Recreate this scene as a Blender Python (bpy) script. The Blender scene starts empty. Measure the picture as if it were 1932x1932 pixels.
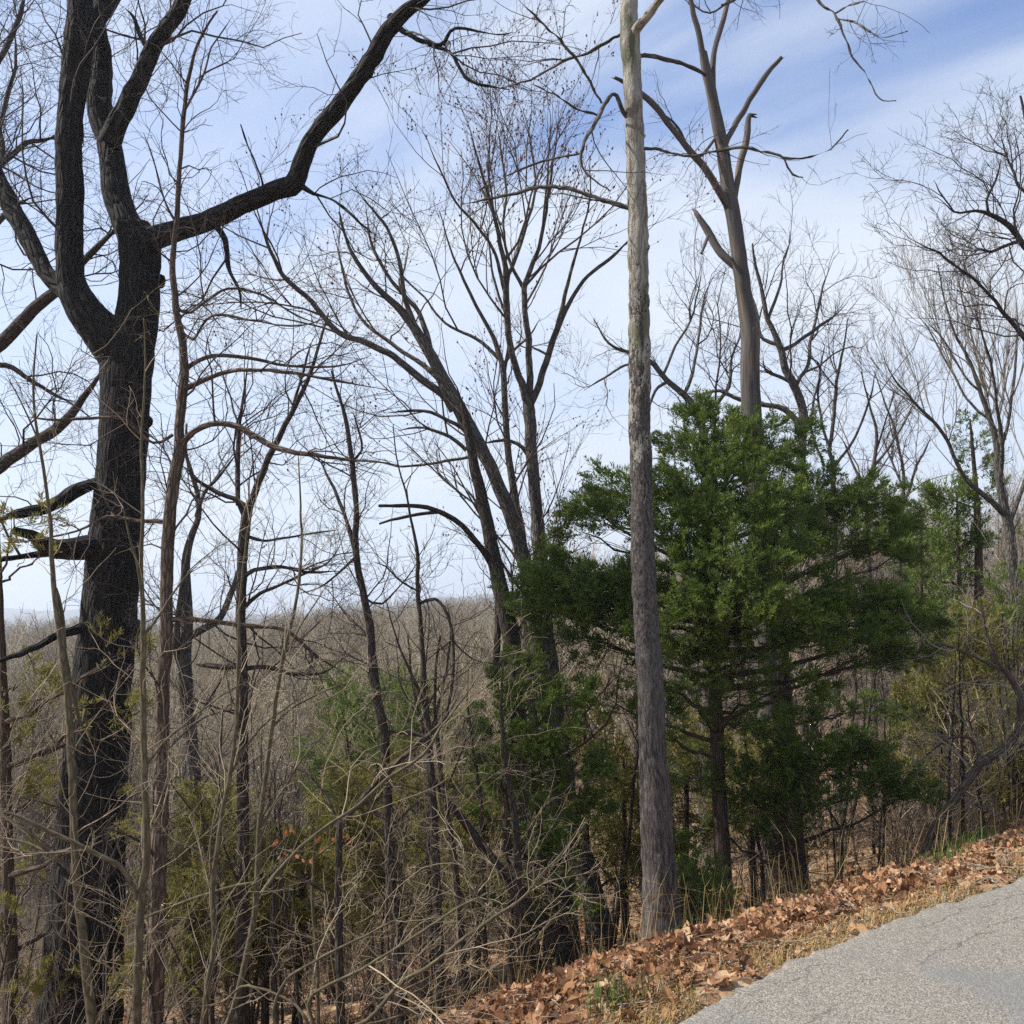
import bpy, math, random
import numpy as np
from mathutils import Vector, Matrix

# ------------------------------------------------------------------ camera, sky, sun, exposure
SC = bpy.context.scene
COL = SC.collection
PI = math.pi
EYE = 1.6
F = 966 / math.tan(math.radians(27.0))          # focal length in units of a 1932 px wide picture
TH = math.atan(184 / F)                          # camera pitch
cam_data = bpy.data.cameras.new('camera')
cam = bpy.data.objects.new('camera', cam_data)
COL.objects.link(cam)
cam_data.sensor_width = 36
cam_data.lens = 18 / math.tan(math.radians(27.0))
cam_data.clip_start = 0.05
cam_data.clip_end = 9000
cam.location = (0, 0, EYE)
cam.rotation_euler = (PI / 2 + TH, 0, 0)
SC.camera = cam

SUN_EL = math.radians(46)
SUN_AZ = math.radians(-86)       # measured from the view direction (+y), negative = to the left
to_sun = Vector((math.sin(SUN_AZ) * math.cos(SUN_EL), math.cos(SUN_AZ) * math.cos(SUN_EL), math.sin(SUN_EL)))
sl = bpy.data.lights.new('sun', 'SUN')
sl.energy = 4.9
sl.angle = math.radians(0.6)
sl.color = (1.0, 0.94, 0.85)
sun = bpy.data.objects.new('sun', sl)
COL.objects.link(sun)
sun.rotation_euler = (-to_sun).to_track_quat('-Z', 'Y').to_euler()

SC.view_settings.view_transform = 'Standard'
SC.view_settings.look = 'None'
SC.view_settings.gamma = 1
SC.view_settings.use_curve_mapping = False
SC.view_settings.exposure = 0.74
SC.cycles.max_bounces = 6
SC.cycles.diffuse_bounces = 3
SC.cycles.glossy_bounces = 2
SC.cycles.transmission_bounces = 3
SC.cycles.transparent_max_bounces = 4
SC.cycles.caustics_reflective = False
SC.cycles.caustics_refractive = False
SC.cycles.use_denoising = False


class NT:
    """small node-tree helper"""
    def __init__(s, tree):
        s.t = tree
        tree.nodes.clear()

    def n(s, kind, ins=None, **props):
        nd = s.t.nodes.new(kind)
        for k, v in props.items():
            setattr(nd, k, v)
        for k, v in (ins or {}).items():
            sock = nd.inputs[k]
            if isinstance(v, bpy.types.NodeSocket):
                s.t.links.new(v, sock)
            else:
                sock.default_value = v
        return nd

    def math(s, op, a, b=0.0, c=None, clamp=False):
        ins = {0: a, 1: b}
        if c is not None:
            ins[2] = c
        return s.n('ShaderNodeMath', ins, operation=op, use_clamp=clamp).outputs[0]

    def vmath(s, op, a, b=(0, 0, 0)):
        return s.n('ShaderNodeVectorMath', {0: a, 1: b}, operation=op).outputs[0]

    def mix(s, f, a, b, blend='MIX'):
        nd = s.n('ShaderNodeMix', data_type='RGBA', blend_type=blend)
        for k, v in ((0, f), (6, a), (7, b)):
            if isinstance(v, bpy.types.NodeSocket):
                s.t.links.new(v, nd.inputs[k])
            else:
                nd.inputs[k].default_value = v if k == 0 else (*v, 1) if len(v) == 3 else v
        return nd.outputs[2]

    def ramp(s, f, stops, interp='LINEAR'):
        nd = s.n('ShaderNodeValToRGB', {0: f})
        cr = nd.color_ramp
        cr.interpolation = interp
        while len(cr.elements) < len(stops):
            cr.elements.new(0.5)
        for e, (p, c) in zip(cr.elements, stops):
            e.position = p
            e.color = (c, c, c, 1) if isinstance(c, (int, float)) else (*c, 1)
        return nd.outputs[0]

    def noise(s, vec, scale, detail=4, rough=0.55, dist=0.0):
        return s.n('ShaderNodeTexNoise', {'Vector': vec, 'Scale': scale, 'Detail': detail, 'Roughness': rough, 'Distortion': dist}).outputs[0]


world = bpy.data.worlds.new('World')
SC.world = world
world.use_nodes = True
W = NT(world.node_tree)
tc = W.n('ShaderNodeTexCoord').outputs['Generated']
sky = W.n('ShaderNodeTexSky', sky_type='NISHITA', sun_disc=False, sun_elevation=SUN_EL, sun_rotation=SUN_AZ,
          altitude=200, air_density=1.0, dust_density=0.6, ozone_density=3.0).outputs[0]
sky = W.mix(1.0, sky, (0.76, 0.95, 1.22), 'MULTIPLY')
sep = W.n('ShaderNodeSeparateXYZ', {0: tc})
zc = W.math('MAXIMUM', sep.outputs[2], 0.0)
den = W.math('ADD', zc, 0.22)
flat = W.n('ShaderNodeCombineXYZ', {0: W.math('DIVIDE', sep.outputs[0], den), 1: W.math('DIVIDE', sep.outputs[1], den), 2: 0.0}).outputs[0]
# thin cirrus: stretched noise in the plane of the cloud deck
rt = W.n('ShaderNodeMapping', {'Vector': flat, 'Rotation': (0, 0, math.radians(36))}).outputs[0]
mp = W.n('ShaderNodeMapping', {'Vector': rt, 'Location': (6.6, 9.2, 0), 'Scale': (0.42, 1.15, 1)}).outputs[0]
c1 = W.noise(mp, 1.5, 6, 0.5, 0.7)
mp2 = W.n('ShaderNodeMapping', {'Vector': rt, 'Location': (9.5, 10.8, 0), 'Scale': (0.5, 0.8, 1)}).outputs[0]
c2 = W.noise(mp2, 0.9, 3, 0.5, 0.3)
cl = W.math('ADD', W.math('MULTIPLY', c1, 0.6), W.math('MULTIPLY', c2, 0.55))
cl = W.ramp(cl, [(0.475, 0.0), (0.70, 0.95)], 'EASE')
# haze whitening the low sky
hz = W.ramp(zc, [(0.0, 0.88), (0.12, 0.84), (0.28, 0.58), (0.44, 0.12), (0.9, 0.0)])
inv = W.math('MULTIPLY', W.math('SUBTRACT', 1.0, cl), W.math('SUBTRACT', 1.0, hz))
veil = W.math('SUBTRACT', 1.0, inv, clamp=True)
skyc = W.mix(veil, sky, (5.15, 5.60, 6.20))
W.n('ShaderNodeOutputWorld', {0: W.n('ShaderNodeBackground', {0: skyc, 1: 0.10}).outputs[0]})

# ------------------------------------------------------------------ helpers
RNG = np.random.default_rng(7)
random.seed(7)


def P(px, py, d):
    """point seen at (px,py) of the 1932 px picture, at ground distance d in front of the camera"""
    u = (np.asarray(px, float) - 966) / F
    v = (966 - np.asarray(py, float)) / F
    k = np.asarray(d, float) / (math.cos(TH) - v * math.sin(TH))
    return np.stack([u * k, np.asarray(d, float) + 0 * u, EYE + (math.sin(TH) + v * math.cos(TH)) * k], -1)


def smooth(a, b, x):
    t = np.clip((x - a) / (b - a), 0, 1)
    return t * t * (3 - 2 * t)


def hash3(ix, iy, iz):
    h = (ix.astype(np.int64) * 374761393 + iy.astype(np.int64) * 668265263 + iz.astype(np.int64) * 2147483647) & 0xffffffff
    h = ((h ^ (h >> 13)) * 1274126177) & 0xffffffff
    h = (h ^ (h >> 16)) & 0xffffffff
    return h / 4294967295.0


def vnoise(p):
    """value noise in [-1,1]; p (...,3)"""
    i = np.floor(p)
    f = p - i
    f = f * f * (3 - 2 * f)
    out = 0
    for dx in (0, 1):
        for dy in (0, 1):
            for dz in (0, 1):
                w = (f[..., 0] if dx else 1 - f[..., 0]) * (f[..., 1] if dy else 1 - f[..., 1]) * (f[..., 2] if dz else 1 - f[..., 2])
                out = out + w * hash3(i[..., 0] + dx, i[..., 1] + dy, i[..., 2] + dz)
    return out * 2 - 1


EDGE = np.array([0.66603, 4.07086])
TD = np.array([0.8, 0.6])
ND = np.array([-0.6, 0.8])


def sn(x, y):
    dx, dy = x - EDGE[0], y - EDGE[1]
    return dx * TD[0] + dy * TD[1], dx * ND[0] + dy * ND[1]


def edge_n(s):
    return np.where((s > 0) & (s < 2.75), 0.075 * np.sin(PI * np.clip(s, 0, 2.75) / 2.75), 0.0) + 0.02 * np.sin(s * 2.1)


def xy(s, n):
    return EDGE[0] + s * TD[0] + n * ND[0], EDGE[1] + s * TD[1] + n * ND[1]


def road_z(s):
    return 0.045 * np.clip(s, -60, 60)


def ground(x, y):
    x = np.asarray(x, float)
    y = np.asarray(y, float)
    s, n = sn(x, y)
    m = np.maximum(n - edge_n(s), 0)
    k = 1 - 0.42 * smooth(8, 24, s)
    drop = np.interp(m, [0, 0.15, 0.4, 0.7, 1.0, 1.3, 1.65, 2.05, 2.5, 2.9, 3.3, 4.0, 5.0, 6.0], [0.03, 0.045, 0.10, 0.18, 0.28, 0.40, 0.57, 0.76, 0.99, 1.21, 1.42, 1.75, 2.14, 2.47])
    drop = np.where(m < 6, drop, 2.47 + 22 * (1 - np.exp(-np.maximum(m - 6, 0) * 0.27 / 22)))
    z = road_z(s) - drop * k
    # beyond the valley: a low wooded plateau close to eye level
    far = smooth(110, 430, y)
    ridge = -20.0 + 10 * smooth(-150, 40, x) + 2.0 * np.sin(x * 0.021 + 1)
    z = z * (1 - far) + ridge * far
    back = smooth(520, 900, y)
    z = z * (1 - back) + (-60) * back
    rough = 0.05 * vnoise(np.stack([x * 1.3, y * 1.3, 0 * x], -1)) + 0.02 * vnoise(np.stack([x * 5, y * 5, 0 * x + 3], -1))
    z = z + rough * smooth(0.1, 0.9, m)
    # the bed under the road lies deeper than the asphalt
    z = z - 0.06 * smooth(0.10, 0.0, n - edge_n(s))
    return z


def make_mesh(name, V, Q=None, T=None, attrs=None, smooth_faces=True):
    me = bpy.data.meshes.new(name)
    nq = 0 if Q is None else len(Q)
    nt = 0 if T is None else len(T)
    me.vertices.add(len(V))
    me.vertices.foreach_set('co', np.asarray(V, np.float32).ravel())
    loops = []
    starts = []
    o = 0
    if nq:
        loops.append(np.asarray(Q, np.int32).ravel())
        starts.append(np.arange(nq) * 4)
        o = nq * 4
    if nt:
        loops.append(np.asarray(T, np.int32).ravel())
        starts.append(o + np.arange(nt) * 3)
    L = np.concatenate(loops)
    S_ = np.concatenate(starts)
    me.loops.add(len(L))
    me.loops.foreach_set('vertex_index', L)
    me.polygons.add(len(S_))
    me.polygons.foreach_set('loop_start', S_.astype(np.int32))
    me.polygons.foreach_set('use_smooth', np.full(len(S_), smooth_faces))
    for k, a in (attrs or {}).items():
        a = np.asarray(a, np.float32)
        if a.ndim == 1:
            at = me.attributes.new(k, 'FLOAT', 'POINT')
            at.data.foreach_set('value', a)
        else:
            at = me.attributes.new(k, 'FLOAT_VECTOR', 'POINT')
            at.data.foreach_set('vector', a.ravel())
    me.update(calc_edges=True)
    me.validate()
    return me


def link(name, me, mat=None, parent=None, loc=None):
    o = bpy.data.objects.new(name, me)
    COL.objects.link(o)
    if mat is not None and me is not None and not me.materials:
        me.materials.append(mat)
    if parent is not None:
        o.parent = parent
    if loc is not None:
        o.location = loc
    return o


def tag(o, label=None, cat=None, group=None, kind=None):
    for k, v in (('label', label), ('category', cat), ('group', group), ('kind', kind)):
        if v:
            o[k] = v
    return o


def unit(v):
    return v / np.maximum(np.linalg.norm(v, axis=-1, keepdims=True), 1e-9)


def tubes(pts, rad, sides=4):
    """pts (M,K,3), rad (M,K) -> verts, quads for M tubes"""
    M, K, _ = pts.shape
    T = unit(np.gradient(pts, axis=1))
    mean = unit(pts[:, -1] - pts[:, 0])
    ref = np.cross(mean, RNG.normal(size=(M, 3)))
    ref = unit(ref)[:, None, :]
    N = unit(ref - (ref * T).sum(-1, keepdims=True) * T)
    B = np.cross(T, N)
    a = np.arange(sides) * 2 * PI / sides
    V = pts[:, :, None, :] + rad[:, :, None, None] * (np.cos(a)[None, None, :, None] * N[:, :, None, :] + np.sin(a)[None, None, :, None] * B[:, :, None, :])
    idx = np.arange(M * K * sides).reshape(M, K, sides)
    q = np.stack([idx[:, :-1], np.roll(idx[:, :-1], -1, 2), np.roll(idx[:, 1:], -1, 2), idx[:, 1:]], -1)
    return V.reshape(-1, 3), q.reshape(-1, 4)


def join(parts):
    V, Q, o = [], [], 0
    for v, q in parts:
        V.append(v)
        Q.append(q + o)
        o += len(v)
    return np.concatenate(V), np.concatenate(Q)


def catmull(c, step):
    """c (N,k) control points -> resampled rows, about `step` apart in the first two columns"""
    c = np.asarray(c, float)
    out = []
    for i in range(len(c) - 1):
        p0, p1, p2, p3 = c[max(i - 1, 0)], c[i], c[i + 1], c[min(i + 2, len(c) - 1)]
        n = max(2, int(np.hypot(*(p2 - p1)[:2]) / step))
        for t in np.linspace(0, 1, n, endpoint=False):
            out.append(0.5 * (2 * p1 + (p2 - p0) * t + (2 * p0 - 5 * p1 + 4 * p2 - p3) * t * t + (3 * p1 - p0 - 3 * p2 + p3) * t ** 3))
    out.append(c[-1])
    return np.array(out)


def limb_mesh(name, pts, rad, sides=16, rough=0.0, rscale=(9, 9, 2.2), cap=True, jag=0.0):
    """one bent tapering stem: parallel-transport frame, bark-aligned coordinates, uneven surface"""
    K = len(pts)
    T = unit(np.gradient(pts, axis=0))
    N = np.zeros_like(pts)
    r = np.cross(T[0], [0.3, 1, 0.2])
    N[0] = r / np.linalg.norm(r)
    for i in range(1, K):
        v = N[i - 1] - (N[i - 1] @ T[i]) * T[i]
        N[i] = v / np.linalg.norm(v)
    B = np.cross(T, N)
    ln = np.concatenate([[0], np.cumsum(np.linalg.norm(np.diff(pts, axis=0), axis=1))])
    a = np.arange(sides) * 2 * PI / sides
    ca, sa = np.cos(a), np.sin(a)
    r0 = rad.mean()
    seed = RNG.uniform(0, 50)
    bark = np.stack([np.broadcast_to(ca * r0, (K, sides)), np.broadcast_to(sa * r0, (K, sides)), np.broadcast_to((ln + seed)[:, None], (K, sides))], -1)
    R = np.broadcast_to(rad[:, None], (K, sides)).copy()
    R *= 1 + 0.05 * vnoise(bark * np.array([4, 4, 1.7]))
    if rough:
        n1 = vnoise(bark * np.array(rscale) * 1.0)
        n2 = vnoise(bark * np.array(rscale) * 2.1 + 7)
        rid = 1 - np.abs(n1 * 0.7 + n2 * 0.5) * 2
        R = R + rough * rid
    V = pts[:, None, :] + R[:, :, None] * (ca[None, :, None] * N[:, None, :] + sa[None, :, None] * B[:, None, :])
    if jag:
        V[-1] += T[-1] * (RNG.uniform(-0.4, 1, sides) ** 3 * rad[-1] * jag)[:, None]
    idx = np.arange(K * sides).reshape(K, sides)
    q = np.stack([idx[:-1], np.roll(idx[:-1], -1, 1), np.roll(idx[1:], -1, 1), idx[1:]], -1).reshape(-1, 4)
    V = V.reshape(-1, 3)
    bk = bark.reshape(-1, 3)
    T_ = None
    if cap:
        V = np.vstack([V, pts[-1] + T[-1] * rad[-1] * (0.5 if not jag else -0.3)])
        bk = np.vstack([bk, [[0, 0, ln[-1] + seed]]])
        top = idx[-1]
        T_ = np.stack([top, np.roll(top, -1), np.full(sides, len(V) - 1)], -1)
    return make_mesh(name, V, q, T_, {'bark': bk})


def grow(pp, pr, n, length, angle=(25, 65), t=(0.2, 0.98), K=6, wig=0.22, up=0.05, rk=0.6, lr=0.011, rmin=0.0016, taper=0.75, rng=None):
    """n side shoots on the stems pp (M,K0,3) with radii pr; returns (n,K,3), (n,K)"""
    rng = rng or RNG
    M, K0, _ = pp.shape
    seg = np.linalg.norm(np.diff(pp, axis=1), axis=2).sum(1)
    i = rng.choice(M, n, p=seg / seg.sum())
    u = rng.uniform(t[0], t[1], n)
    f = u * (K0 - 1)
    j = np.minimum(f.astype(int), K0 - 2)
    w = (f - j)[:, None]
    pos = pp[i, j] * (1 - w) + pp[i, j + 1] * w
    r = pr[i, j] * (1 - w[:, 0]) + pr[i, j + 1] * w[:, 0]
    tan = unit(pp[i, j + 1] - pp[i, j])
    perp = unit(np.cross(tan, rng.normal(size=(n, 3))))
    an = np.radians(rng.uniform(angle[0], angle[1], n))[:, None]
    d = unit(tan * np.cos(an) + perp * np.sin(an) + np.array([0, 0, up * 3]))
    if np.isscalar(length):
        L = seg[i] * length * (1.15 - 0.7 * u) * rng.uniform(0.55, 1.35, n)
    else:
        L = rng.uniform(length[0], length[1], n) * (1.2 - 0.6 * u)
    pts = np.empty((n, K, 3))
    pts[:, 0] = pos
    st = (L / (K - 1))[:, None]
    for k in range(1, K):
        d = unit(d + rng.normal(size=(n, 3)) * wig + np.array([0, 0, up]))
        pts[:, k] = pts[:, k - 1] + d * st
    rr = np.minimum(r * rk, L * lr + 0.001)
    rr = np.maximum(rr, rmin)
    rad = np.maximum(rr[:, None] * (1 - taper * np.linspace(0, 1, K)[None, :]), rmin * 0.7)
    return pts, rad


def resample(pts, rad, K):
    l = np.concatenate([[0], np.cumsum(np.linalg.norm(np.diff(pts, axis=0), axis=1))])
    q = np.linspace(0, l[-1], K)
    return np.stack([np.interp(q, l, pts[:, c]) for c in range(3)], -1), np.interp(q, l, rad)


# ------------------------------------------------------------------ materials
def material(name):
    m = bpy.data.materials.new(name)
    m.use_nodes = True
    return m, NT(m.node_tree)


def finish(N, color, rough=0.9, bump=None, bstr=0.5, bdist=0.01, spec=0.2, trans=None):
    ins = {'Base Color': color, 'Roughness': rough, 'Specular IOR Level': spec}
    if bump is not None:
        ins['Normal'] = N.n('ShaderNodeBump', {'Strength': bstr, 'Distance': bdist, 'Height': bump}).outputs[0]
    sh = N.n('ShaderNodeBsdfPrincipled', ins).outputs[0]
    if trans:
        tr = N.n('ShaderNodeBsdfTranslucent', {0: color}).outputs[0]
        sh = N.n('ShaderNodeMixShader', {0: trans, 1: sh, 2: tr}).outputs[0]
    N.n('ShaderNodeOutputMaterial', {0: sh})


def bark_mat(name, dark, light, sx=30, sz=6, bump=0.8, lichen=None, dist=0.02):
    m, N = material(name)
    at = N.n('ShaderNodeAttribute', attribute_name='bark').outputs['Vector']
    v = N.n('ShaderNodeMapping', {'Vector': at, 'Scale': (sx, sx, sz)}).outputs[0]
    n1 = N.noise(v, 1.0, 5, 0.6, 0.4)
    vo = N.n('ShaderNodeTexVoronoi', {'Vector': v, 'Scale': 0.9}, feature='DISTANCE_TO_EDGE').outputs[0]
    h = N.math('ADD', N.math('MULTIPLY', N.ramp(vo, [(0.0, 0.0), (0.28, 1.0)]), 0.6), N.math('MULTIPLY', n1, 0.6))
    big = N.noise(at, 1.7, 3)
    c = N.mix(N.ramp(h, [(0.3, 0.0), (0.95, 1.0)]), dark, light)
    c = N.mix(N.math('MULTIPLY', N.ramp(big, [(0.35, 0.0), (0.7, 1.0)]), 0.35), c, tuple(0.55 * a + 0.1 * b for a, b in zip(light, dark)))
    if lichen:
        sp = N.noise(N.n('ShaderNodeMapping', {'Vector': at, 'Scale': (14, 14, 7)}).outputs[0], 1.0, 6, 0.75)
        c = N.mix(N.math('MULTIPLY', N.ramp(sp, [(0.60, 0.0), (0.72, 1.0)]), 0.4), c, lichen)
    finish(N, c, 0.92, h, bump, dist)
    return m


def plain_mat(name, col, var=0.3, scale=8, rough=0.85, trans=None):
    m, N = material(name)
    geo = N.n('ShaderNodeNewGeometry')
    nz = N.noise(geo.outputs['Position'], scale, 2)
    f = N.math('ADD', N.math('MULTIPLY', geo.outputs['Random Per Island'], 0.6), N.math('MULTIPLY', nz, 0.5))
    c = N.mix(f, tuple(x * (1 - var) for x in col), tuple(min(1, x * (1 + var)) for x in col))
    finish(N, c, rough, trans=trans)
    return m


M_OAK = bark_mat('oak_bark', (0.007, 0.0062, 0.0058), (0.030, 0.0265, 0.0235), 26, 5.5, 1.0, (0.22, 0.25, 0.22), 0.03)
M_GREY = bark_mat('grey_bark', (0.035, 0.030, 0.026), (0.150, 0.135, 0.118), 42, 9, 0.8, (0.26, 0.27, 0.23))
M_DARK = bark_mat('dark_bark', (0.022, 0.018, 0.015), (0.085, 0.070, 0.058), 45, 10, 0.8)
M_SHAG = bark_mat('brown_bark', (0.045, 0.033, 0.024), (0.170, 0.130, 0.100), 50, 8, 0.9)
M_CEDARB = bark_mat('cedar_bark', (0.035, 0.024, 0.017), (0.130, 0.095, 0.070), 60, 5, 0.7)
M_SAP = bark_mat('sapling_bark', (0.066, 0.054, 0.033), (0.150, 0.126, 0.078), 60, 14, 0.3, None, 0.004)
M_TWIG = plain_mat('dark_twig', (0.050, 0.040, 0.036), 0.4)
M_TWIGR = plain_mat('reddish_twig', (0.082, 0.060, 0.049), 0.4)
M_TWIGP = plain_mat('pale_twig', (0.270, 0.215, 0.145), 0.5)
M_TWIGG = plain_mat('grey_twig', (0.215, 0.185, 0.150), 0.45)
M_BUD = plain_mat('bud', (0.085, 0.024, 0.024), 0.4)


def sycamore_mat():
    m, N = material('sycamore_bark')
    at = N.n('ShaderNodeAttribute', attribute_name='bark').outputs['Vector']
    pos = N.n('ShaderNodeNewGeometry').outputs['Position']
    z = N.n('ShaderNodeSeparateXYZ', {0: pos}).outputs[2]
    v = N.n('ShaderNodeMapping', {'Vector': at, 'Scale': (9, 9, 3.0)}).outputs[0]
    v2 = N.n('ShaderNodeMapping', {'Vector': at, 'Scale': (70, 70, 26)}).outputs[0]
    big = N.noise(v, 1.0, 4, 0.62, 0.6)
    fine = N.noise(v2, 1.0, 4, 0.65, 0.5)
    cell = N.n('ShaderNodeTexVoronoi', {'Vector': v2, 'Scale': 0.8}, feature='DISTANCE_TO_EDGE').outputs[0]
    # smooth upper bark: cream, grey-green and tan patches
    patch = N.noise(N.n('ShaderNodeMapping', {'Vector': at, 'Scale': (7, 7, 2.1), 'Location': (4, 1, 9)}).outputs[0], 1.0, 3, 0.5, 0.4)
    smoothc = N.ramp(patch, [(0.33, (0.105, 0.115, 0.062)), (0.42, (0.20, 0.19, 0.15)), (0.50, (0.35, 0.33, 0.285)), (0.57, (0.25, 0.235, 0.20)), (0.60, (0.15, 0.115, 0.085)), (0.64, (0.27, 0.255, 0.22))])
    # scaly bark low down
    v3 = N.n('ShaderNodeMapping', {'Vector': at, 'Scale': (85, 85, 9)}).outputs[0]
    fine3 = N.noise(v3, 1.0, 4, 0.6, 0.6)
    low = N.n('ShaderNodeMapRange', {'Value': z, 'From Min': 0.6, 'From Max': 1.6, 'To Min': 1.0, 'To Max': 0.0}).outputs[0]
    fmix = N.n('ShaderNodeMix', {0: low, 2: fine, 3: fine3}, data_type='FLOAT').outputs[0]
    scaly = N.mix(N.ramp(fmix, [(0.36, 0.0), (0.62, 1.0)]), (0.026, 0.022, 0.021), (0.150, 0.132, 0.121))
    scaly = N.mix(N.ramp(cell, [(0.0, 0.5), (0.10, 0.0)]), scaly, (0.035, 0.028, 0.024))
    hgt = N.n('ShaderNodeMapRange', {'Value': z, 'From Min': 0.2, 'From Max': 5.2, 'To Min': -0.36, 'To Max': 0.25}).outputs[0]
    keep = N.ramp(N.math('ADD', N.math('SUBTRACT', big, 0.5), N.math('ADD', hgt, N.math('MULTIPLY', N.math('SUBTRACT', fine, 0.5), 0.75))), [(0.0, 0.0), (0.04, 1.0)])
    c = N.mix(keep, scaly, smoothc)
    h = N.math('SUBTRACT', N.math('MULTIPLY', fmix, 1.0), N.math('MULTIPLY', keep, 0.55))
    finish(N, c, 0.8, h, 1.0, 0.025)
    return m


def snag_mat():
    m, N = material('weathered_wood')
    at = N.n('ShaderNodeAttribute', attribute_name='bark').outputs['Vector']
    v = N.n('ShaderNodeMapping', {'Vector': at, 'Scale': (34, 34, 1.6)}).outputs[0]
    v2 = N.n('ShaderNodeMapping', {'Vector': at, 'Scale': (11, 11, 0.9)}).outputs[0]
    g = N.noise(v, 1.0, 5, 0.6, 0.3)
    b = N.noise(v2, 1.0, 3, 0.5)
    c = N.mix(N.ramp(g, [(0.32, 0.0), (0.7, 1.0)]), (0.036, 0.031, 0.029), (0.112, 0.099, 0.090))
    c = N.mix(N.ramp(b, [(0.57, 0.0), (0.68, 0.6)]), c, (0.20, 0.145, 0.100))
    finish(N, c, 0.85, g, 0.6, 0.015)
    return m


M_SYC = sycamore_mat()
M_SNAG = snag_mat()


def foliage_mat(name, deep, tip):
    m, N = material(name)
    geo = N.n('ShaderNodeNewGeometry')
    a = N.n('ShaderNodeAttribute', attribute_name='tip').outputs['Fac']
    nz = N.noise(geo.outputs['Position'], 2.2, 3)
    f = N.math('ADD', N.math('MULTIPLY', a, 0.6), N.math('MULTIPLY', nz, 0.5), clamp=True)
    c = N.mix(f, deep, tip)  # pale end: spray tips, plus sun highlights painted into the clump tone
    finish(N, c, 0.75, trans=0.36, spec=0.25)
    return m


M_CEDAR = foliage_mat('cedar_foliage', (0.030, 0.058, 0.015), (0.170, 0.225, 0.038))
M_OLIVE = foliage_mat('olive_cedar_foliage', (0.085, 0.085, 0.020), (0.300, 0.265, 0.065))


def litter_mat():
    m, N = material('dead_leaf')
    a = N.n('ShaderNodeAttribute', attribute_name='tone').outputs['Fac']
    pos = N.n('ShaderNodeNewGeometry').outputs['Position']
    c = N.ramp(a, [(0.0, (0.085, 0.040, 0.022)), (0.25, (0.20, 0.092, 0.042)), (0.5, (0.34, 0.170, 0.078)), (0.75, (0.44, 0.255, 0.135)), (1.0, (0.53, 0.37, 0.23))])
    nz = N.noise(pos, 60, 3)
    c = N.mix(N.math('MULTIPLY', N.ramp(nz, [(0.4, 0.0), (0.7, 1.0)]), 0.45), c, (0.10, 0.052, 0.030))
    finish(N, c, 0.7, nz, 0.3, 0.004, 0.25, 0.22)
    return m


M_LEAF = litter_mat()


def tone_leaf_mat(i, col):
    m, N = material('dead_leaf_%d' % i)
    pos = N.n('ShaderNodeTexCoord').outputs['Object']
    nz = N.noise(pos, 14, 3)
    c = N.mix(N.ramp(nz, [(0.35, 0.0), (0.75, 0.8)]), col, tuple(0.45 * x for x in col))
    finish(N, c, 0.7, nz, 0.3, 0.004, 0.25, 0.22)
    return m


LEAF_MATS = [tone_leaf_mat(i, c) for i, c in enumerate([(0.33, 0.165, 0.072), (0.41, 0.235, 0.115), (0.22, 0.10, 0.046), (0.48, 0.33, 0.19), (0.13, 0.060, 0.030), (0.36, 0.185, 0.082)])]


def ground_mat():
    m, N = material('leaf_strewn_ground')
    pos = N.n('ShaderNodeNewGeometry').outputs['Position']
    a = N.noise(pos, 0.6, 5)
    b = N.noise(pos, 14, 5, 0.65)
    v = N.n('ShaderNodeTexVoronoi', {'Vector': pos, 'Scale': 17.0, 'Randomness': 1.0})
    tone = N.n('ShaderNodeSeparateColor', {0: v.outputs['Color']}).outputs[0]
    c = N.ramp(tone, [(0.0, (0.070, 0.040, 0.025)), (0.4, (0.21, 0.115, 0.060)), (0.75, (0.33, 0.20, 0.105)), (1.0, (0.42, 0.30, 0.19))])
    c = N.mix(N.math('MULTIPLY', N.ramp(b, [(0.42, 0.0), (0.66, 1.0)]), 0.6), c, (0.075, 0.050, 0.034))
    c = N.mix(N.math('MULTIPLY', N.ramp(a, [(0.45, 0.0), (0.7, 1.0)]), 0.4), c, (0.12, 0.105, 0.060))
    finish(N, c, 0.95, b, 0.7, 0.03)
    return m


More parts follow.
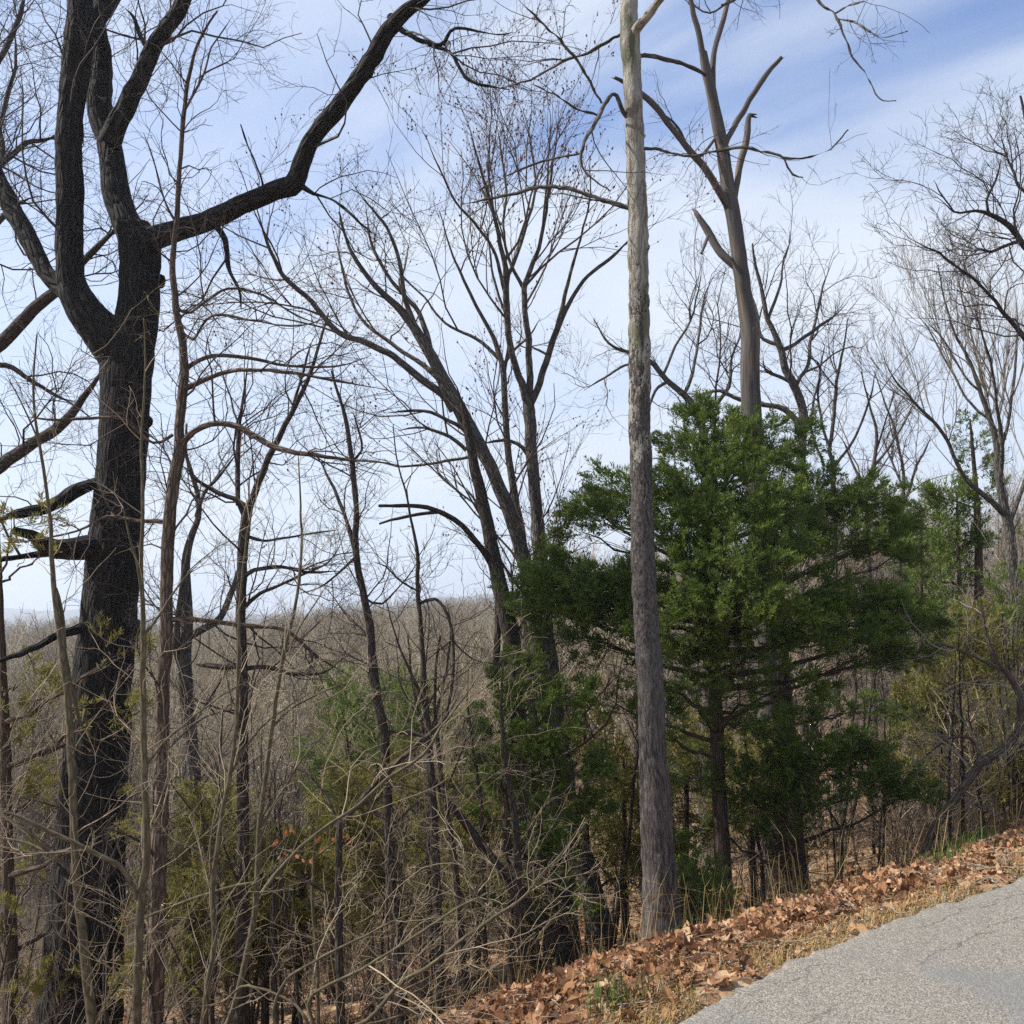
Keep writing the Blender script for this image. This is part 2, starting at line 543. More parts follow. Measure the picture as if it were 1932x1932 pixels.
def road_mat():
    m, N = material('worn_asphalt')
    pos = N.n('ShaderNodeNewGeometry').outputs['Position']
    ed = N.n('ShaderNodeAttribute', attribute_name='edge').outputs['Fac']
    along = N.n('ShaderNodeAttribute', attribute_name='along').outputs['Fac']
    st = N.n('ShaderNodeTexVoronoi', {'Vector': pos, 'Scale': 170.0})
    tone = N.n('ShaderNodeSeparateColor', {0: st.outputs['Color']}).outputs[0]
    stone = N.ramp(tone, [(0.0, (0.125, 0.113, 0.095)), (0.45, (0.235, 0.213, 0.177)), (0.8, (0.305, 0.278, 0.232)), (1.0, (0.43, 0.395, 0.335))])
    gap = N.math('MULTIPLY', N.ramp(st.outputs['Distance'], [(0.35, 0.0), (0.8, 1.0)]), 0.75)
    c = N.mix(gap, stone, (0.055, 0.052, 0.050))
    blot = N.noise(pos, 1.1, 3, 0.5, 0.4)
    speck = N.noise(pos, 38.0, 3, 0.7)
    c = N.mix(N.math('MULTIPLY', N.ramp(speck, [(0.52, 0.0), (0.68, 1.0)]), 0.4), c, (0.085, 0.080, 0.074))
    patch = N.noise(N.n('ShaderNodeMapping', {'Vector': pos, 'Location': (7.3, 1.2, 0), 'Scale': (1.0, 1.0, 1.0)}).outputs[0], 1.25, 3, 0.5, 0.3)
    c = N.mix(N.math('MULTIPLY', N.ramp(patch, [(0.50, 0.0), (0.62, 1.0)]), 0.5), c, (0.120, 0.132, 0.145))
    c = N.mix(N.math('MULTIPLY', N.ramp(blot, [(0.35, 0.0), (0.7, 1.0)]), 0.25), c, (0.16, 0.145, 0.125))
    # hairline cracks that follow the edge
    wob = N.math('ADD', ed, N.math('MULTIPLY', N.math('SUBTRACT', N.noise(pos, 6.0, 4, 0.6), 0.5), 0.16))
    for off in (0.17, 0.42):
        line = N.math('ABSOLUTE', N.math('SUBTRACT', wob, off))
        brk = N.ramp(N.noise(pos, 2.3 + off, 2), [(0.42, 0.0), (0.5, 1.0)])
        k = N.math('MULTIPLY', N.ramp(line, [(0.0, 1.0), (0.006, 0.0)]), brk)
        c = N.mix(N.math('MULTIPLY', k, 0.75), c, (0.045, 0.041, 0.038))
    h = N.math('SUBTRACT', 1.0, st.outputs['Distance'])
    finish(N, c, 0.85, h, 0.6, 0.004, 0.3)
    return m


M_GROUND = ground_mat()
M_ROAD = road_mat()
M_STRAW = plain_mat('straw', (0.33, 0.235, 0.105), 0.5, 6, trans=0.2)
M_GRASS = plain_mat('fresh_grass', (0.075, 0.13, 0.028), 0.4, 6, trans=0.25)
M_STONE = plain_mat('roadside_gravel', (0.22, 0.20, 0.17), 0.6, 30)

# ------------------------------------------------------------------ ground, road, far hills
gx = np.concatenate([-np.geomspace(700, 8, 60), np.linspace(-8, 9, 116)[1:-1], np.geomspace(9, 700, 60)])
gy = np.concatenate([np.linspace(-40, 0, 14)[:-1], np.linspace(0, 16, 116)[:-1], np.geomspace(16, 950, 110)])
X, Y = np.meshgrid(gx, gy)
Z = ground(X, Y)
idx = np.arange(X.size).reshape(X.shape)
q = np.stack([idx[:-1, :-1], idx[:-1, 1:], idx[1:, 1:], idx[1:, :-1]], -1).reshape(-1, 4)
ground_obj = link('ground', make_mesh('ground', np.stack([X, Y, Z], -1).reshape(-1, 3), q), M_GROUND)
tag(ground_obj, 'leaf-strewn slope falling away from the road', kind='structure')

s_ = np.concatenate([np.linspace(-45, -1.2, 40)[:-1], np.linspace(-1.2, 6, 240), np.linspace(6, 50, 60)[1:]])
en = edge_n(s_) + 0.014 * vnoise(np.stack([s_ * 7, s_ * 0, s_ * 0], -1)) + 0.018 * vnoise(np.stack([s_ * 19, s_ * 0 + 4, s_ * 0], -1))
w_ = np.array([0.0, 0.03, 0.1, 0.25, 0.5, 0.9, 1.5, 2.5, 4.0, 5.6])
hgt = np.array([-0.05, 0.0, 0.004, 0.01, 0.02, 0.03, 0.04, 0.05, 0.05, 0.02])
Sg, Wg = np.meshgrid(s_, w_, indexing='ij')
Ng = en[:, None] + 0.075 - Wg
Xr, Yr = xy(Sg, Ng)
Zr = road_z(Sg) + hgt[None, :] - 0.006
idx = np.arange(Sg.size).reshape(Sg.shape)
q = np.stack([idx[:-1, :-1], idx[:-1, 1:], idx[1:, 1:], idx[1:, :-1]], -1).reshape(-1, 4)[:, ::-1]
road = link('road', make_mesh('road', np.stack([Xr, Yr, Zr], -1).reshape(-1, 3), q, None, {'edge': Wg.ravel(), 'along': Sg.ravel()}), M_ROAD)
tag(road, 'worn grey asphalt lane climbing to one side', kind='structure')

hm, hN = material('wooded_hills')
hp = hN.n('ShaderNodeNewGeometry').outputs['Position']
hc = hN.mix(hN.ramp(hN.noise(hp, 0.02, 6, 0.7), [(0.4, 0.0), (0.62, 1.0)]), (0.13, 0.105, 0.085), (0.075, 0.080, 0.055))
finish(hN, hc, 1.0)
hx = np.linspace(-2600, 2600, 261)
hyv = np.array([1300, 1500, 1800, 2150, 2500, 2900])
hgt = np.array([-70, -38, -18, 0, 1.0, -60])
HX, HY = np.meshgrid(hx, hyv)
ridge = 12 + 24 * np.sin(hx * 0.0031 + 0.6) + 12 * np.sin(hx * 0.0083 + 2) + 5 * vnoise(np.stack([hx * 0.02, hx * 0, hx * 0], -1)) + 2.5 * vnoise(np.stack([hx * 0.09, hx * 0, hx * 0], -1))
k = np.array([0, 0.2, 0.6, 1, 1, 0])[:, None]
HZ = hgt[:, None] + k * ridge[None, :]
idx = np.arange(HX.size).reshape(HX.shape)
q = np.stack([idx[:-1, :-1], idx[:-1, 1:], idx[1:, 1:], idx[1:, :-1]], -1).reshape(-1, 4)
tag(link('hills', make_mesh('hills', np.stack([HX, HY, HZ], -1).reshape(-1, 3), q), hm), 'low blue wooded ridge on the horizon', kind='structure')


# ------------------------------------------------------------------ trees traced in the round
def base_empty(name, p):
    o = bpy.data.objects.new(name, None)
    COL.objects.link(o)
    o.empty_display_size = 0.2
    o.location = p
    return o


def trace(rows, d, step=18, dd=None, wob=0.0):
    """rows (px,py,w[,dd]) -> world points and radii"""
    c = np.array([list(r) + [np.nan] * (4 - len(r)) for r in rows], float)
    if np.isnan(c[:, 3]).all():
        u = np.concatenate([[0], np.cumsum(np.hypot(*np.diff(c[:, :2], axis=0).T))])
        u = u / max(u[-1], 1)
        L = np.hypot(*(c[-1, :2] - c[0, :2])) * d / F
        c[:, 3] = u * (RNG.uniform(-0.45, 0.45) * L if dd is None else dd)
    c[:, 3] = np.nan_to_num(c[:, 3])
    c = catmull(c, step)
    if wob:
        t = np.arange(len(c))
        k = np.minimum(t / 3.0, 1)
        c[:, 0] += wob * k * vnoise(np.stack([t * 0.55, t * 0 + RNG.uniform(0, 99), t * 0], -1))
        c[:, 1] += wob * k * vnoise(np.stack([t * 0.55, t * 0 + RNG.uniform(0, 99), t * 0 + 5], -1))
    pts = P(c[:, 0], c[:, 1], d + c[:, 3])
    rad = np.maximum(c[:, 2], 0.6) * 0.5 * (d + c[:, 3]) / F
    return pts, rad


def to_ground(pts, rad, flare=1.0):
    """continue a trunk's lower end (first row) down into the soil"""
    b = pts[0].copy()
    g = float(ground(b[0], b[1]))
    if b[2] > g - 0.1:
        n = max(2, int((b[2] - g + 0.15) / 0.25) + 1)
        zz = np.linspace(g - 0.15, b[2], n)[:-1]
        d0 = pts[0] - pts[min(6, len(pts) - 1)]
        lean = d0[:2] / max(abs(d0[2]), 0.2)
        lean = np.clip(lean, -0.25, 0.25)
        extra = np.stack([b[0] + lean[0] * (b[2] - zz) * 0.6, b[1] + lean[1] * (b[2] - zz) * 0.6, zz], -1)
        er = rad[0] * (1 + 0.25 * flare * (np.linspace(1, 0, n)[:-1] ** 2))
        pts = np.vstack([extra, pts])
        rad = np.concatenate([er, rad])
    else:
        keep = pts[:, 2] > g - 0.25
        keep[np.argmax(keep):] = True
        pts, rad = pts[keep], rad[keep]
    return pts, rad


def crown_mesh(name, stems, spec, bud=None, sides=3):
    """spec: list of dicts for grow(); stems: list of (pts, rad)"""
    pp = np.stack([resample(p, r, 20)[0] for p, r in stems])
    pr = np.stack([resample(p, r, 20)[1] for p, r in stems])
    parts, tips = [], None
    for k, sp in enumerate(spec):
        sp = dict(sp)
        n = sp.pop('n')
        pp, pr = grow(pp, pr, n, sp.pop('L'), **sp)
        parts.append(tubes(pp, pr, 4 if k == 0 else sides))
        tips = pp
    V, Q = join(parts)
    me = make_mesh(name, V, Q)
    bm = None
    if bud:
        n, size = bud
        i = RNG.integers(0, len(tips), n)
        K = tips.shape[1]
        f = 1 - np.abs(RNG.normal(0, 0.35, n)).clip(0, 1)
        j = np.minimum((f * (K - 1)).astype(int), K - 2)
        w = (f * (K - 1) - j)[:, None]
        c = tips[i, j] * (1 - w) + tips[i, j + 1] * w
        sz = RNG.uniform(0.6, 1.4, n)[:, None, None] * size
        octa = np.array([[1, 0, 0], [-1, 0, 0], [0, 1, 0], [0, -1, 0], [0, 0, 1.5], [0, 0, -1.5]])
        V = c[:, None, :] + octa[None] * sz
        fc = np.array([[0, 2, 4], [2, 1, 4], [1, 3, 4], [3, 0, 4], [2, 0, 5], [1, 2, 5], [3, 1, 5], [0, 3, 5]])
        T_ = (np.arange(n)[:, None, None] * 6 + fc[None]).reshape(-1, 3)
        bm = make_mesh('buds', V.reshape(-1, 3), None, T_)
    return me, bm


def shift(me, off):
    n = len(me.vertices)
    a = np.empty(n * 3, np.float32)
    me.vertices.foreach_get('co', a)
    a = a.reshape(-1, 3) - np.asarray(off, np.float32)
    me.vertices.foreach_set('co', a.ravel())
    me.update()


def tree(name, label, cat, d, trunk, limbs=(), spec=(), bark=M_GREY, twig=M_TWIG, sides=14, rough=0.0, rscale=(9, 9, 2.2), step=18, wob=1.2,
         bud=None, group=None, extra_stems=True, limb_name='limb', ground_it=True, trunk_dd=0.0, min_limb=0):
    pts, rad = trace(trunk, d, step, trunk_dd, wob)
    if ground_it:
        pts, rad = to_ground(pts, rad)
    root = pts[0].copy()
    e = base_empty(name, root)
    tag(e, label, cat, group)
    stems = [(pts, rad)] if extra_stems else []
    me = limb_mesh('trunk', pts, rad, sides, rough, rscale)
    shift(me, root)
    link('trunk', me, bark, e)
    for lm in limbs:
        opt = {}
        if isinstance(lm, tuple) and isinstance(lm[1], dict):
            lm, opt = lm
        lp, lr = trace(lm, d, opt.get('step', step), opt.get('dd'), opt.get('wob', wob * 1.2))
        if not opt.get('bare'):
            lr = lr * np.clip((1 - np.linspace(0, 1, len(lr))) / 0.22, 0.22, 1)
        me = limb_mesh('limb', lp, lr, max(6, min(sides, int(6 + lr.max() * 60))), rough * opt.get('rough', 0.7), rscale, True, 5.0 if bark is M_SNAG and opt.get('bare') else 0.0)
        shift(me, root)
        link(limb_name, me, opt.get('mat', M_GREY if bark is M_SYC and lm[0][2] < 13 else bark), e)
        if not opt.get('bare'):
            stems.append((lp, lr))
    if spec:
        me, bm = crown_mesh('crown', stems, spec, bud)
        shift(me, root)
        c = link('crown', me, twig, e)
        c['kind'] = 'stuff'
        if bm:
            shift(bm, root)
            b = link('buds', bm, M_BUD, c)
            b['kind'] = 'stuff'
    return e


def tw(n1, n2, n3, L1, L2=0.5, L3=0.5, wig=0.2, up=0.04, a=(30, 70), t=(0.15, 0.98), rmin=0.0016, K=6, lr=0.008):
    return [dict(n=n1, lr=lr, L=L1, wig=wig, up=up, angle=a, t=t, K=K + 2, rmin=rmin * 1.6),
            dict(n=n2, lr=lr * 0.9, L=L2, wig=wig * 1.1, up=up, angle=a, t=(0.15, 1), K=K, rmin=rmin * 1.2),
            dict(n=n3, lr=lr * 0.8, L=L3, wig=wig * 1.2, up=up, angle=a, t=(0.15, 1), K=K - 1, rmin=rmin)]


# --- the big oak
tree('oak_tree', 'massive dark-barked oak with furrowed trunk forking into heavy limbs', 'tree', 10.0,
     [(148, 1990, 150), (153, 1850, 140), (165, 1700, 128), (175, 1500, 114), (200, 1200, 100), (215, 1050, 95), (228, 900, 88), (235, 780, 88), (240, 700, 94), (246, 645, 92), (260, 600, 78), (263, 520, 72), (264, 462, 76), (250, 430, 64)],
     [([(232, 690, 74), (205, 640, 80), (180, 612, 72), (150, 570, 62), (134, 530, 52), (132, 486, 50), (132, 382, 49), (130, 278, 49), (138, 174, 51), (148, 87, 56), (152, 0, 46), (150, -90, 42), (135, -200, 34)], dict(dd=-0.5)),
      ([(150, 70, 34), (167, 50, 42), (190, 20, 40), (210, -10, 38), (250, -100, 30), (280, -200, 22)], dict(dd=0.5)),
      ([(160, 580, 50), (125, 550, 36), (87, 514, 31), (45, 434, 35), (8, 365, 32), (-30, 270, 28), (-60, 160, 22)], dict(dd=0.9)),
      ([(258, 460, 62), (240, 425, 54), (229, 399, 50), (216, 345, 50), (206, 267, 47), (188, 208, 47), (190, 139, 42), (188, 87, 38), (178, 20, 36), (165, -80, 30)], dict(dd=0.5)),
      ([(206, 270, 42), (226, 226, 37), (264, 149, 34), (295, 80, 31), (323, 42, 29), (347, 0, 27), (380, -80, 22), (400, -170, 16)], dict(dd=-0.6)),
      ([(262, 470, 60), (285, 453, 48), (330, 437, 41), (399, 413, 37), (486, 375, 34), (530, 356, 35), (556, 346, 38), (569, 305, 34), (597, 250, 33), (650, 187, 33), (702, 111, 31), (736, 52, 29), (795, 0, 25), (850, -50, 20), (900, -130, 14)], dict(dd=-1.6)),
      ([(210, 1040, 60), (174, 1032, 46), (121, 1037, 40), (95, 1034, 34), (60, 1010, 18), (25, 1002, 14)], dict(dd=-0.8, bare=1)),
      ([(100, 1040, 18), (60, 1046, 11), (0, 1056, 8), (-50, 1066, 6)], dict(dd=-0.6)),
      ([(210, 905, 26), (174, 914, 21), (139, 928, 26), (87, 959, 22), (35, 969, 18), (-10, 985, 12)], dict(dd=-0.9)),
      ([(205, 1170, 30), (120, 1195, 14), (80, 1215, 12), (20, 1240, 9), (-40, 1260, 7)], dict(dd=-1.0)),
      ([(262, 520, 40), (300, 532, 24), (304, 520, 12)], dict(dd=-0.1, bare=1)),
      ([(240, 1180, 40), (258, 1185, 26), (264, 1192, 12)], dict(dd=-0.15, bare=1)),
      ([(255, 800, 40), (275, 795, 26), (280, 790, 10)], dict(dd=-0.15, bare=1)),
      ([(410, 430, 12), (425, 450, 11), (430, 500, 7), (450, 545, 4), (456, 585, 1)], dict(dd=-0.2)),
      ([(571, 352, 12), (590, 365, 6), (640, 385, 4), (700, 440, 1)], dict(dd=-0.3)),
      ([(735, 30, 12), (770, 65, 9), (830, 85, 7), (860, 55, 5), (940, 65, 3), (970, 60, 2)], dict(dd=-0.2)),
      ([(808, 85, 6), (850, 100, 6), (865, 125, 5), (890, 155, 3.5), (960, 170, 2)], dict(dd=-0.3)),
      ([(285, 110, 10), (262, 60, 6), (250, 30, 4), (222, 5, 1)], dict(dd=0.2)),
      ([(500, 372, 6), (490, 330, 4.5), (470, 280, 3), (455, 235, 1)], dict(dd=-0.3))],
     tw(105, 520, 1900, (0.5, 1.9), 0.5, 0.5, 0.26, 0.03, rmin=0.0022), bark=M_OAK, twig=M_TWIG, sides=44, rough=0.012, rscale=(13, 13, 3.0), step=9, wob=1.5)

# --- the sycamore by the road
tree('sycamore_tree', 'tall straight sycamore with pale peeling bark beside the road', 'tree', 7.5,
     [(1251, 1806, 124), (1251, 1790, 106), (1250, 1772, 84), (1249, 1745, 70), (1247, 1700, 64), (1241, 1600, 57), (1236, 1500, 54), (1230, 1400, 49), (1228, 1300, 48), (1221, 1200, 44), (1215, 1100, 43), (1211, 950, 41), (1207, 800, 40), (1207, 700, 39), (1205, 550, 37), (1204, 470, 39), (1203, 400, 36), (1197, 250, 34), (1192, 150, 34), (1188, 60, 36), (1184, -40, 29), (1178, -160, 26), (1170, -300, 20)],
     [([(1190, 80, 22), (1206, 48, 19), (1230, 20, 16), (1260, -20, 15), (1330, -110, 12), (1390, -220, 8)], dict(dd=-0.9)),
      ([(1322, -105, 9), (1420, -160, 7), (1490, -90, 5), (1544, 0, 3.8), (1576, 28, 3.6), (1593, 70, 3.2), (1610, 108, 2.8), (1638, 147, 2.4), (1659, 185, 1.8), (1690, 190, 1.3)], dict(dd=-0.9)),
      ([(1576, 25, 3), (1600, 12, 2.6), (1640, 0, 2)], dict(dd=-0.9)),
      ([(1580, 36, 3), (1612, 42, 2.6), (1645, 62, 2.2), (1670, 70, 2), (1712, 58, 1.5)], dict(dd=-0.9)),
      ([(1203, 398, 12), (1182, 390, 9), (1150, 382, 8), (1100, 364, 8), (1050, 352, 7), (1010, 354, 6), (950, 370, 4.5), (870, 385, 3)], dict(dd=0.5)),
      ([(1192, 55, 9), (1170, 65, 6), (1120, 95, 5.5), (1060, 118, 4.5), (1000, 150, 3.5), (940, 170, 2)], dict(dd=0.6)),
      ([(1195, 228, 12), (1178, 212, 8), (1158, 176, 7), (1130, 220, 6.5), (1110, 255, 6), (1094, 295, 5), (1105, 325, 4), (1150, 360, 2.5)], dict(dd=-0.4)),
      ([(1135, 195, 4), (1090, 115, 4), (1040, 60, 3.4), (985, 5, 2.4), (960, -30, 1.8)], dict(dd=-0.5)),
      ([(1130, 218, 3.5), (1090, 205, 3.2), (1040, 175, 2.6), (1000, 160, 2)], dict(dd=-0.5)),
      ([(1200, 285, 7), (1230, 280, 4), (1290, 295, 3.5), (1350, 285, 4), (1395, 278, 5), (1450, 288, 4), (1500, 300, 3), (1560, 285, 2), (1600, 245, 1.4)], dict(dd=-0.5)),
      ([(1195, 110, 8), (1215, 104, 7), (1260, 112, 7), (1300, 124, 7), (1330, 142, 6)], dict(dd=0.4, bare=1)),
      ([(1203, 470, 26), (1217, 468, 18), (1224, 464, 7)], dict(dd=-0.03, bare=1)),
      ([(1196, 262, 22), (1208, 259, 13), (1215, 255, 6)], dict(dd=-0.03, bare=1)),
      ([(1465, 290, 3), (1480, 300, 2.5), (1495, 330, 2), (1515, 335, 1.4)], dict(dd=-0.2)),
      ([(1094, 290, 4), (1020, 305, 3), (960, 330, 2), (890, 365, 1.6)], dict(dd=0.4))],
     tw(46, 120, 300, (0.25, 0.85), 0.5, 0.5, 0.16, 0.02, rmin=0.0013), bark=M_SYC, twig=M_TWIG, sides=32, rough=0.0075, rscale=(24, 24, 9), step=7, wob=1.6, extra_stems=False)

# --- dead snag behind the cedar
tree('dead_tree', 'dead barkless snag with broken limbs rising behind the cedar', 'tree', 13.5,
     [(1462, 1640, 48), (1455, 1400, 44), (1440, 1100, 40), (1425, 870, 37), (1418, 790, 36), (1416, 700, 35), (1416, 640, 35), (1412, 605, 34), (1404, 560, 30), (1395, 490, 29), (1384, 410, 28), (1376, 375, 29), (1370, 330, 25), (1361, 270, 24), (1346, 190, 21), (1332, 130, 18), (1326, 98, 14)],
     [([(1366, 300, 16), (1350, 220, 15), (1333, 140, 12), (1318, 60, 11), (1300, -10, 9), (1288, -90, 7)], dict(dd=-0.5, bare=1)),
      ([(1345, 170, 12), (1344, 130, 11), (1350, 90, 10), (1362, 50, 10), (1374, 0, 9), (1385, -60, 8)], dict(dd=0.5, bare=1)),
      ([(1364, 285, 13), (1372, 262, 12), (1395, 222, 12), (1420, 180, 11), (1447, 140, 10), (1472, 110, 8)], dict(dd=0.4, bare=1)),
      ([(1380, 400, 14), (1388, 365, 13), (1395, 320, 13), (1407, 265, 13), (1413, 222, 10), (1417, 217, 8)], dict(dd=0.3, bare=1)),
      ([(1382, 405, 16), (1362, 370, 14), (1330, 318, 13), (1280, 258, 12), (1240, 205, 12), (1210, 178, 11), (1160, 145, 6)], dict(dd=-0.7, bare=1)),
      ([(1396, 512, 14), (1378, 494, 17), (1354, 470, 16), (1334, 434, 14), (1314, 403, 10)], dict(dd=0.25, bare=1, wob=0.8)),
      ([(1336, 444, 6), (1330, 462, 6), (1323, 476, 4)], dict(dd=-0.3, bare=1)),
      ([(1411, 672, 24), (1415, 645, 27), (1420, 620, 22), (1422, 612, 12)], dict(dd=-0.06, bare=1)),
      ([(1352, 258, 6), (1310, 300, 6), (1280, 240, 5), (1240, 210, 3)], dict(dd=-0.3)),
      ([(1362, 10, 5), (1385, 0, 5), (1400, -12, 4)], dict(dd=0.2)),
      ([(1372, 5, 4), (1340, 25, 4), (1315, 15, 4), (1305, 0, 3)], dict(dd=0.2))],
     tw(22, 60, 110, (0.4, 1.2), 0.5, 0.5, 0.22, 0.0, rmin=0.002), bark=M_SNAG, twig=M_TWIG, sides=24, rough=0.006, rscale=(20, 20, 1.4), step=11, wob=1.2, extra_stems=False)

# --- budding maples in the middle
mspec = lambda k: tw(int(46 * k), int(240 * k), int(760 * k), (0.9, 2.4), 0.6, 0.5, 0.16, 0.05, (25, 60), (0.3, 0.98), rmin=0.0019)
tree('maple_tree', 'budding maple arching up and left from the middle of the thicket', 'tree', 11.0,
     [(1075, 1816, 48), (1066, 1700, 42), (1060, 1600, 38), (1040, 1430, 34), (1018, 1250, 30), (998, 1100, 27), (976, 1011, 27), (955, 952, 26), (921, 872, 24), (886, 809, 28), (865, 768, 26), (837, 716, 23), (809, 664, 21), (782, 620, 18), (760, 590, 15), (735, 565, 12), (700, 530, 9), (660, 470, 6), (640, 400, 3)],
     [[(856, 775, 18), (835, 745, 15), (796, 716, 15), (744, 674, 13), (688, 646, 12), (639, 629, 10), (587, 569, 9), (535, 521, 8), (505, 460, 6), (486, 399, 4), (470, 340, 2)],
      [(845, 730, 14), (800, 690, 9), (740, 650, 7), (690, 610, 6), (660, 560, 5), (640, 480, 3), (625, 420, 2)],
      [(800, 650, 14), (765, 570, 10), (755, 500, 8), (730, 430, 6), (690, 380, 4), (660, 340, 2)],
      [(815, 675, 14), (790, 590, 9), (740, 530, 7), (700, 460, 5), (690, 380, 3)],
      [(882, 815, 8), (860, 800, 7), (800, 775, 6), (730, 778, 4)],
      [(880, 850, 8), (850, 825, 7), (800, 808, 5), (750, 812, 3)],
      [(895, 860, 6), (840, 870, 5), (760, 880, 4), (700, 870, 3), (630, 870, 3)]],
     mspec(0.95), bark=M_GREY, twig=M_TWIGR, bud=(1200, 0.008), sides=18, rough=0.004, rscale=(30, 30, 6), step=12)
tree('maple_tree', 'upright budding maple forking into three stems beside the cedar', 'tree', 11.4,
     [(1142, 1816, 52), (1124, 1712, 44), (1100, 1620, 38), (1075, 1537, 35), (1048, 1330, 30), (1030, 1180, 26), (1021, 1073, 24), (1014, 976, 23), (1004, 872, 22), (999, 775, 22), (996, 752, 20)],
     [[(998, 770, 17), (976, 698, 13), (962, 655, 12), (956, 590, 12), (955, 521, 12), (945, 470, 9), (930, 400, 7), (910, 330, 5), (890, 260, 3), (870, 200, 2)],
      [(998, 765, 15), (999, 698, 13), (997, 640, 12), (990, 545, 11), (1017, 469, 8), (1030, 400, 6), (1038, 340, 5), (1050, 260, 3), (1055, 190, 2)],
      [(998, 768, 15), (1014, 733, 13), (1035, 671, 12), (1049, 625, 12), (1073, 573, 9), (1108, 521, 7), (1150, 490, 6), (1184, 455, 4), (1230, 400, 3)],
      [(955, 525, 9), (975, 480, 7), (995, 420, 6), (1010, 350, 4), (1000, 260, 3), (985, 200, 2)],
      [(1049, 625, 9), (1065, 560, 7), (1080, 500, 6), (1100, 430, 4), (1115, 360, 3), (1110, 290, 2)],
      [(990, 548, 8), (965, 500, 6), (950, 440, 5), (955, 360, 4), (945, 280, 3), (930, 200, 2)],
      [(955, 560, 8), (930, 470, 6), (895, 420, 5), (860, 380, 4), (830, 320, 3), (800, 250, 2)],
      [(1035, 671, 5), (1015, 660, 4), (1005, 657, 3)],
      [(1005, 880, 8), (985, 845, 7), (950, 830, 6), (905, 838, 4)]],
     tw(64, 380, 1400, (0.8, 2.1), 0.6, 0.5, 0.14, 0.07, (25, 58), (0.30, 0.98), rmin=0.0019), bark=M_GREY, twig=M_TWIGR, bud=(2000, 0.0088), sides=18, rough=0.004, rscale=(30, 30, 6), step=12)
tree('maple_tree', 'slim grey maple stem standing between the two larger maples', 'tree', 11.9,
     [(1040, 1790, 30), (1020, 1500, 26), (998, 1200, 22), (985, 1020, 18), (972, 945, 16), (959, 855, 13), (952, 750, 12), (948, 691, 12), (930, 635, 9), (905, 590, 7), (880, 540, 6), (850, 470, 4), (830, 400, 2)],
     [[(950, 690, 8), (965, 665, 6), (997, 636, 4), (1020, 600, 3)],
      [(952, 700, 7), (960, 620, 6), (930, 520, 5), (920, 440, 3), (900, 380, 2)],
      [(945, 680, 8), (900, 640, 7), (840, 610, 5), (800, 560, 4), (760, 520, 3), (740, 470, 2)]],
     mspec(0.5), bark=M_GREY, twig=M_TWIGR, bud=(300, 0.007), sides=12, step=12)
tree('maple_tree', 'dark leaning maple trunk with two arched dead branches', 'tree', 10.4,
     [(1000, 1800, 40), (985, 1600, 36), (978, 1400, 34), (967, 1230, 33), (955, 1160, 31), (941, 1098, 28), (924, 1011, 25), (907, 934, 22), (895, 880, 19), (880, 800, 14), (872, 760, 9)],
     [([(925, 1060, 14), (905, 1030, 12), (870, 990, 10), (830, 965, 9), (790, 955, 8), (715, 955, 5)], dict(dd=-0.6, bare=1)),
      ([(830, 966, 6), (790, 970, 6), (750, 978, 5), (715, 988, 3)], dict(dd=-0.3, bare=1)),
      ([(925, 1010, 8), (912, 980, 7), (898, 945, 5), (880, 920, 3)], dict(dd=0.3)),
      [(935, 1280, 15), (940, 1180, 12), (935, 1100, 8)]],
     mspec(0.3), bark=M_DARK, twig=M_TWIGR, sides=16, rough=0.004, rscale=(30, 30, 6), step=12)

# --- slimmer trees left of the middle
tree('hickory_tree', 'slender brown-barked tree rising just beside the big oak', 'tree', 8.0,
     [(293, 1925, 29), (297, 1712, 28), (304, 1502, 27), (307, 1293, 25), (313, 1219, 23), (316, 1046, 22), (326, 924, 23), (340, 844, 21), (338, 803, 18), (347, 716, 17), (344, 646, 14), (333, 590, 12), (326, 503, 10), (333, 417, 9), (340, 312, 8), (347, 208, 7), (365, 104, 5), (385, 60, 4), (410, 20, 2)],
     [[(338, 846, 15), (355, 822, 12), (382, 806, 11), (410, 798, 11), (451, 806, 11), (520, 845, 10), (590, 858, 8), (660, 868, 6), (720, 872, 4)],
      [(345, 735, 11), (380, 720, 9), (427, 702, 8), (486, 698, 7), (560, 705, 6), (660, 723, 4), (730, 735, 2)],
      [(347, 700, 9), (365, 685, 8), (405, 672, 7), (470, 675, 6), (540, 690, 5), (640, 690, 3), (700, 670, 2)],
      [(326, 820, 7), (290, 835, 6), (230, 790, 5), (160, 790, 5), (90, 792, 4), (20, 780, 2)],
      [(316, 985, 9), (260, 982, 6), (200, 975, 5), (150, 1000, 4), (60, 1020, 3), (0, 1025, 2)],
      [(314, 1170, 11), (350, 1168, 10), (400, 1172, 9), (470, 1180, 8), (540, 1190, 6), (600, 1240, 5), (660, 1275, 3)],
      [(335, 580, 6), (360, 590, 5), (430, 545, 5), (500, 560, 4), (570, 600, 3), (640, 620, 2)],
      [(340, 620, 5), (365, 640, 5), (400, 595, 5), (480, 605, 4), (560, 615, 3), (640, 590, 2)],
      [(333, 420, 5), (310, 380, 4), (290, 300, 3), (270, 250, 2)],
      [(345, 215, 4), (380, 150, 4), (400, 90, 3), (440, 30, 2)]],
     tw(115, 540, 1700, (0.4, 1.4), 0.55, 0.55, 0.24, 0.02, (30, 75), rmin=0.0016), bark=M_SHAG, twig=M_TWIG, sides=16, rough=0.004, rscale=(30, 30, 4), step=12)
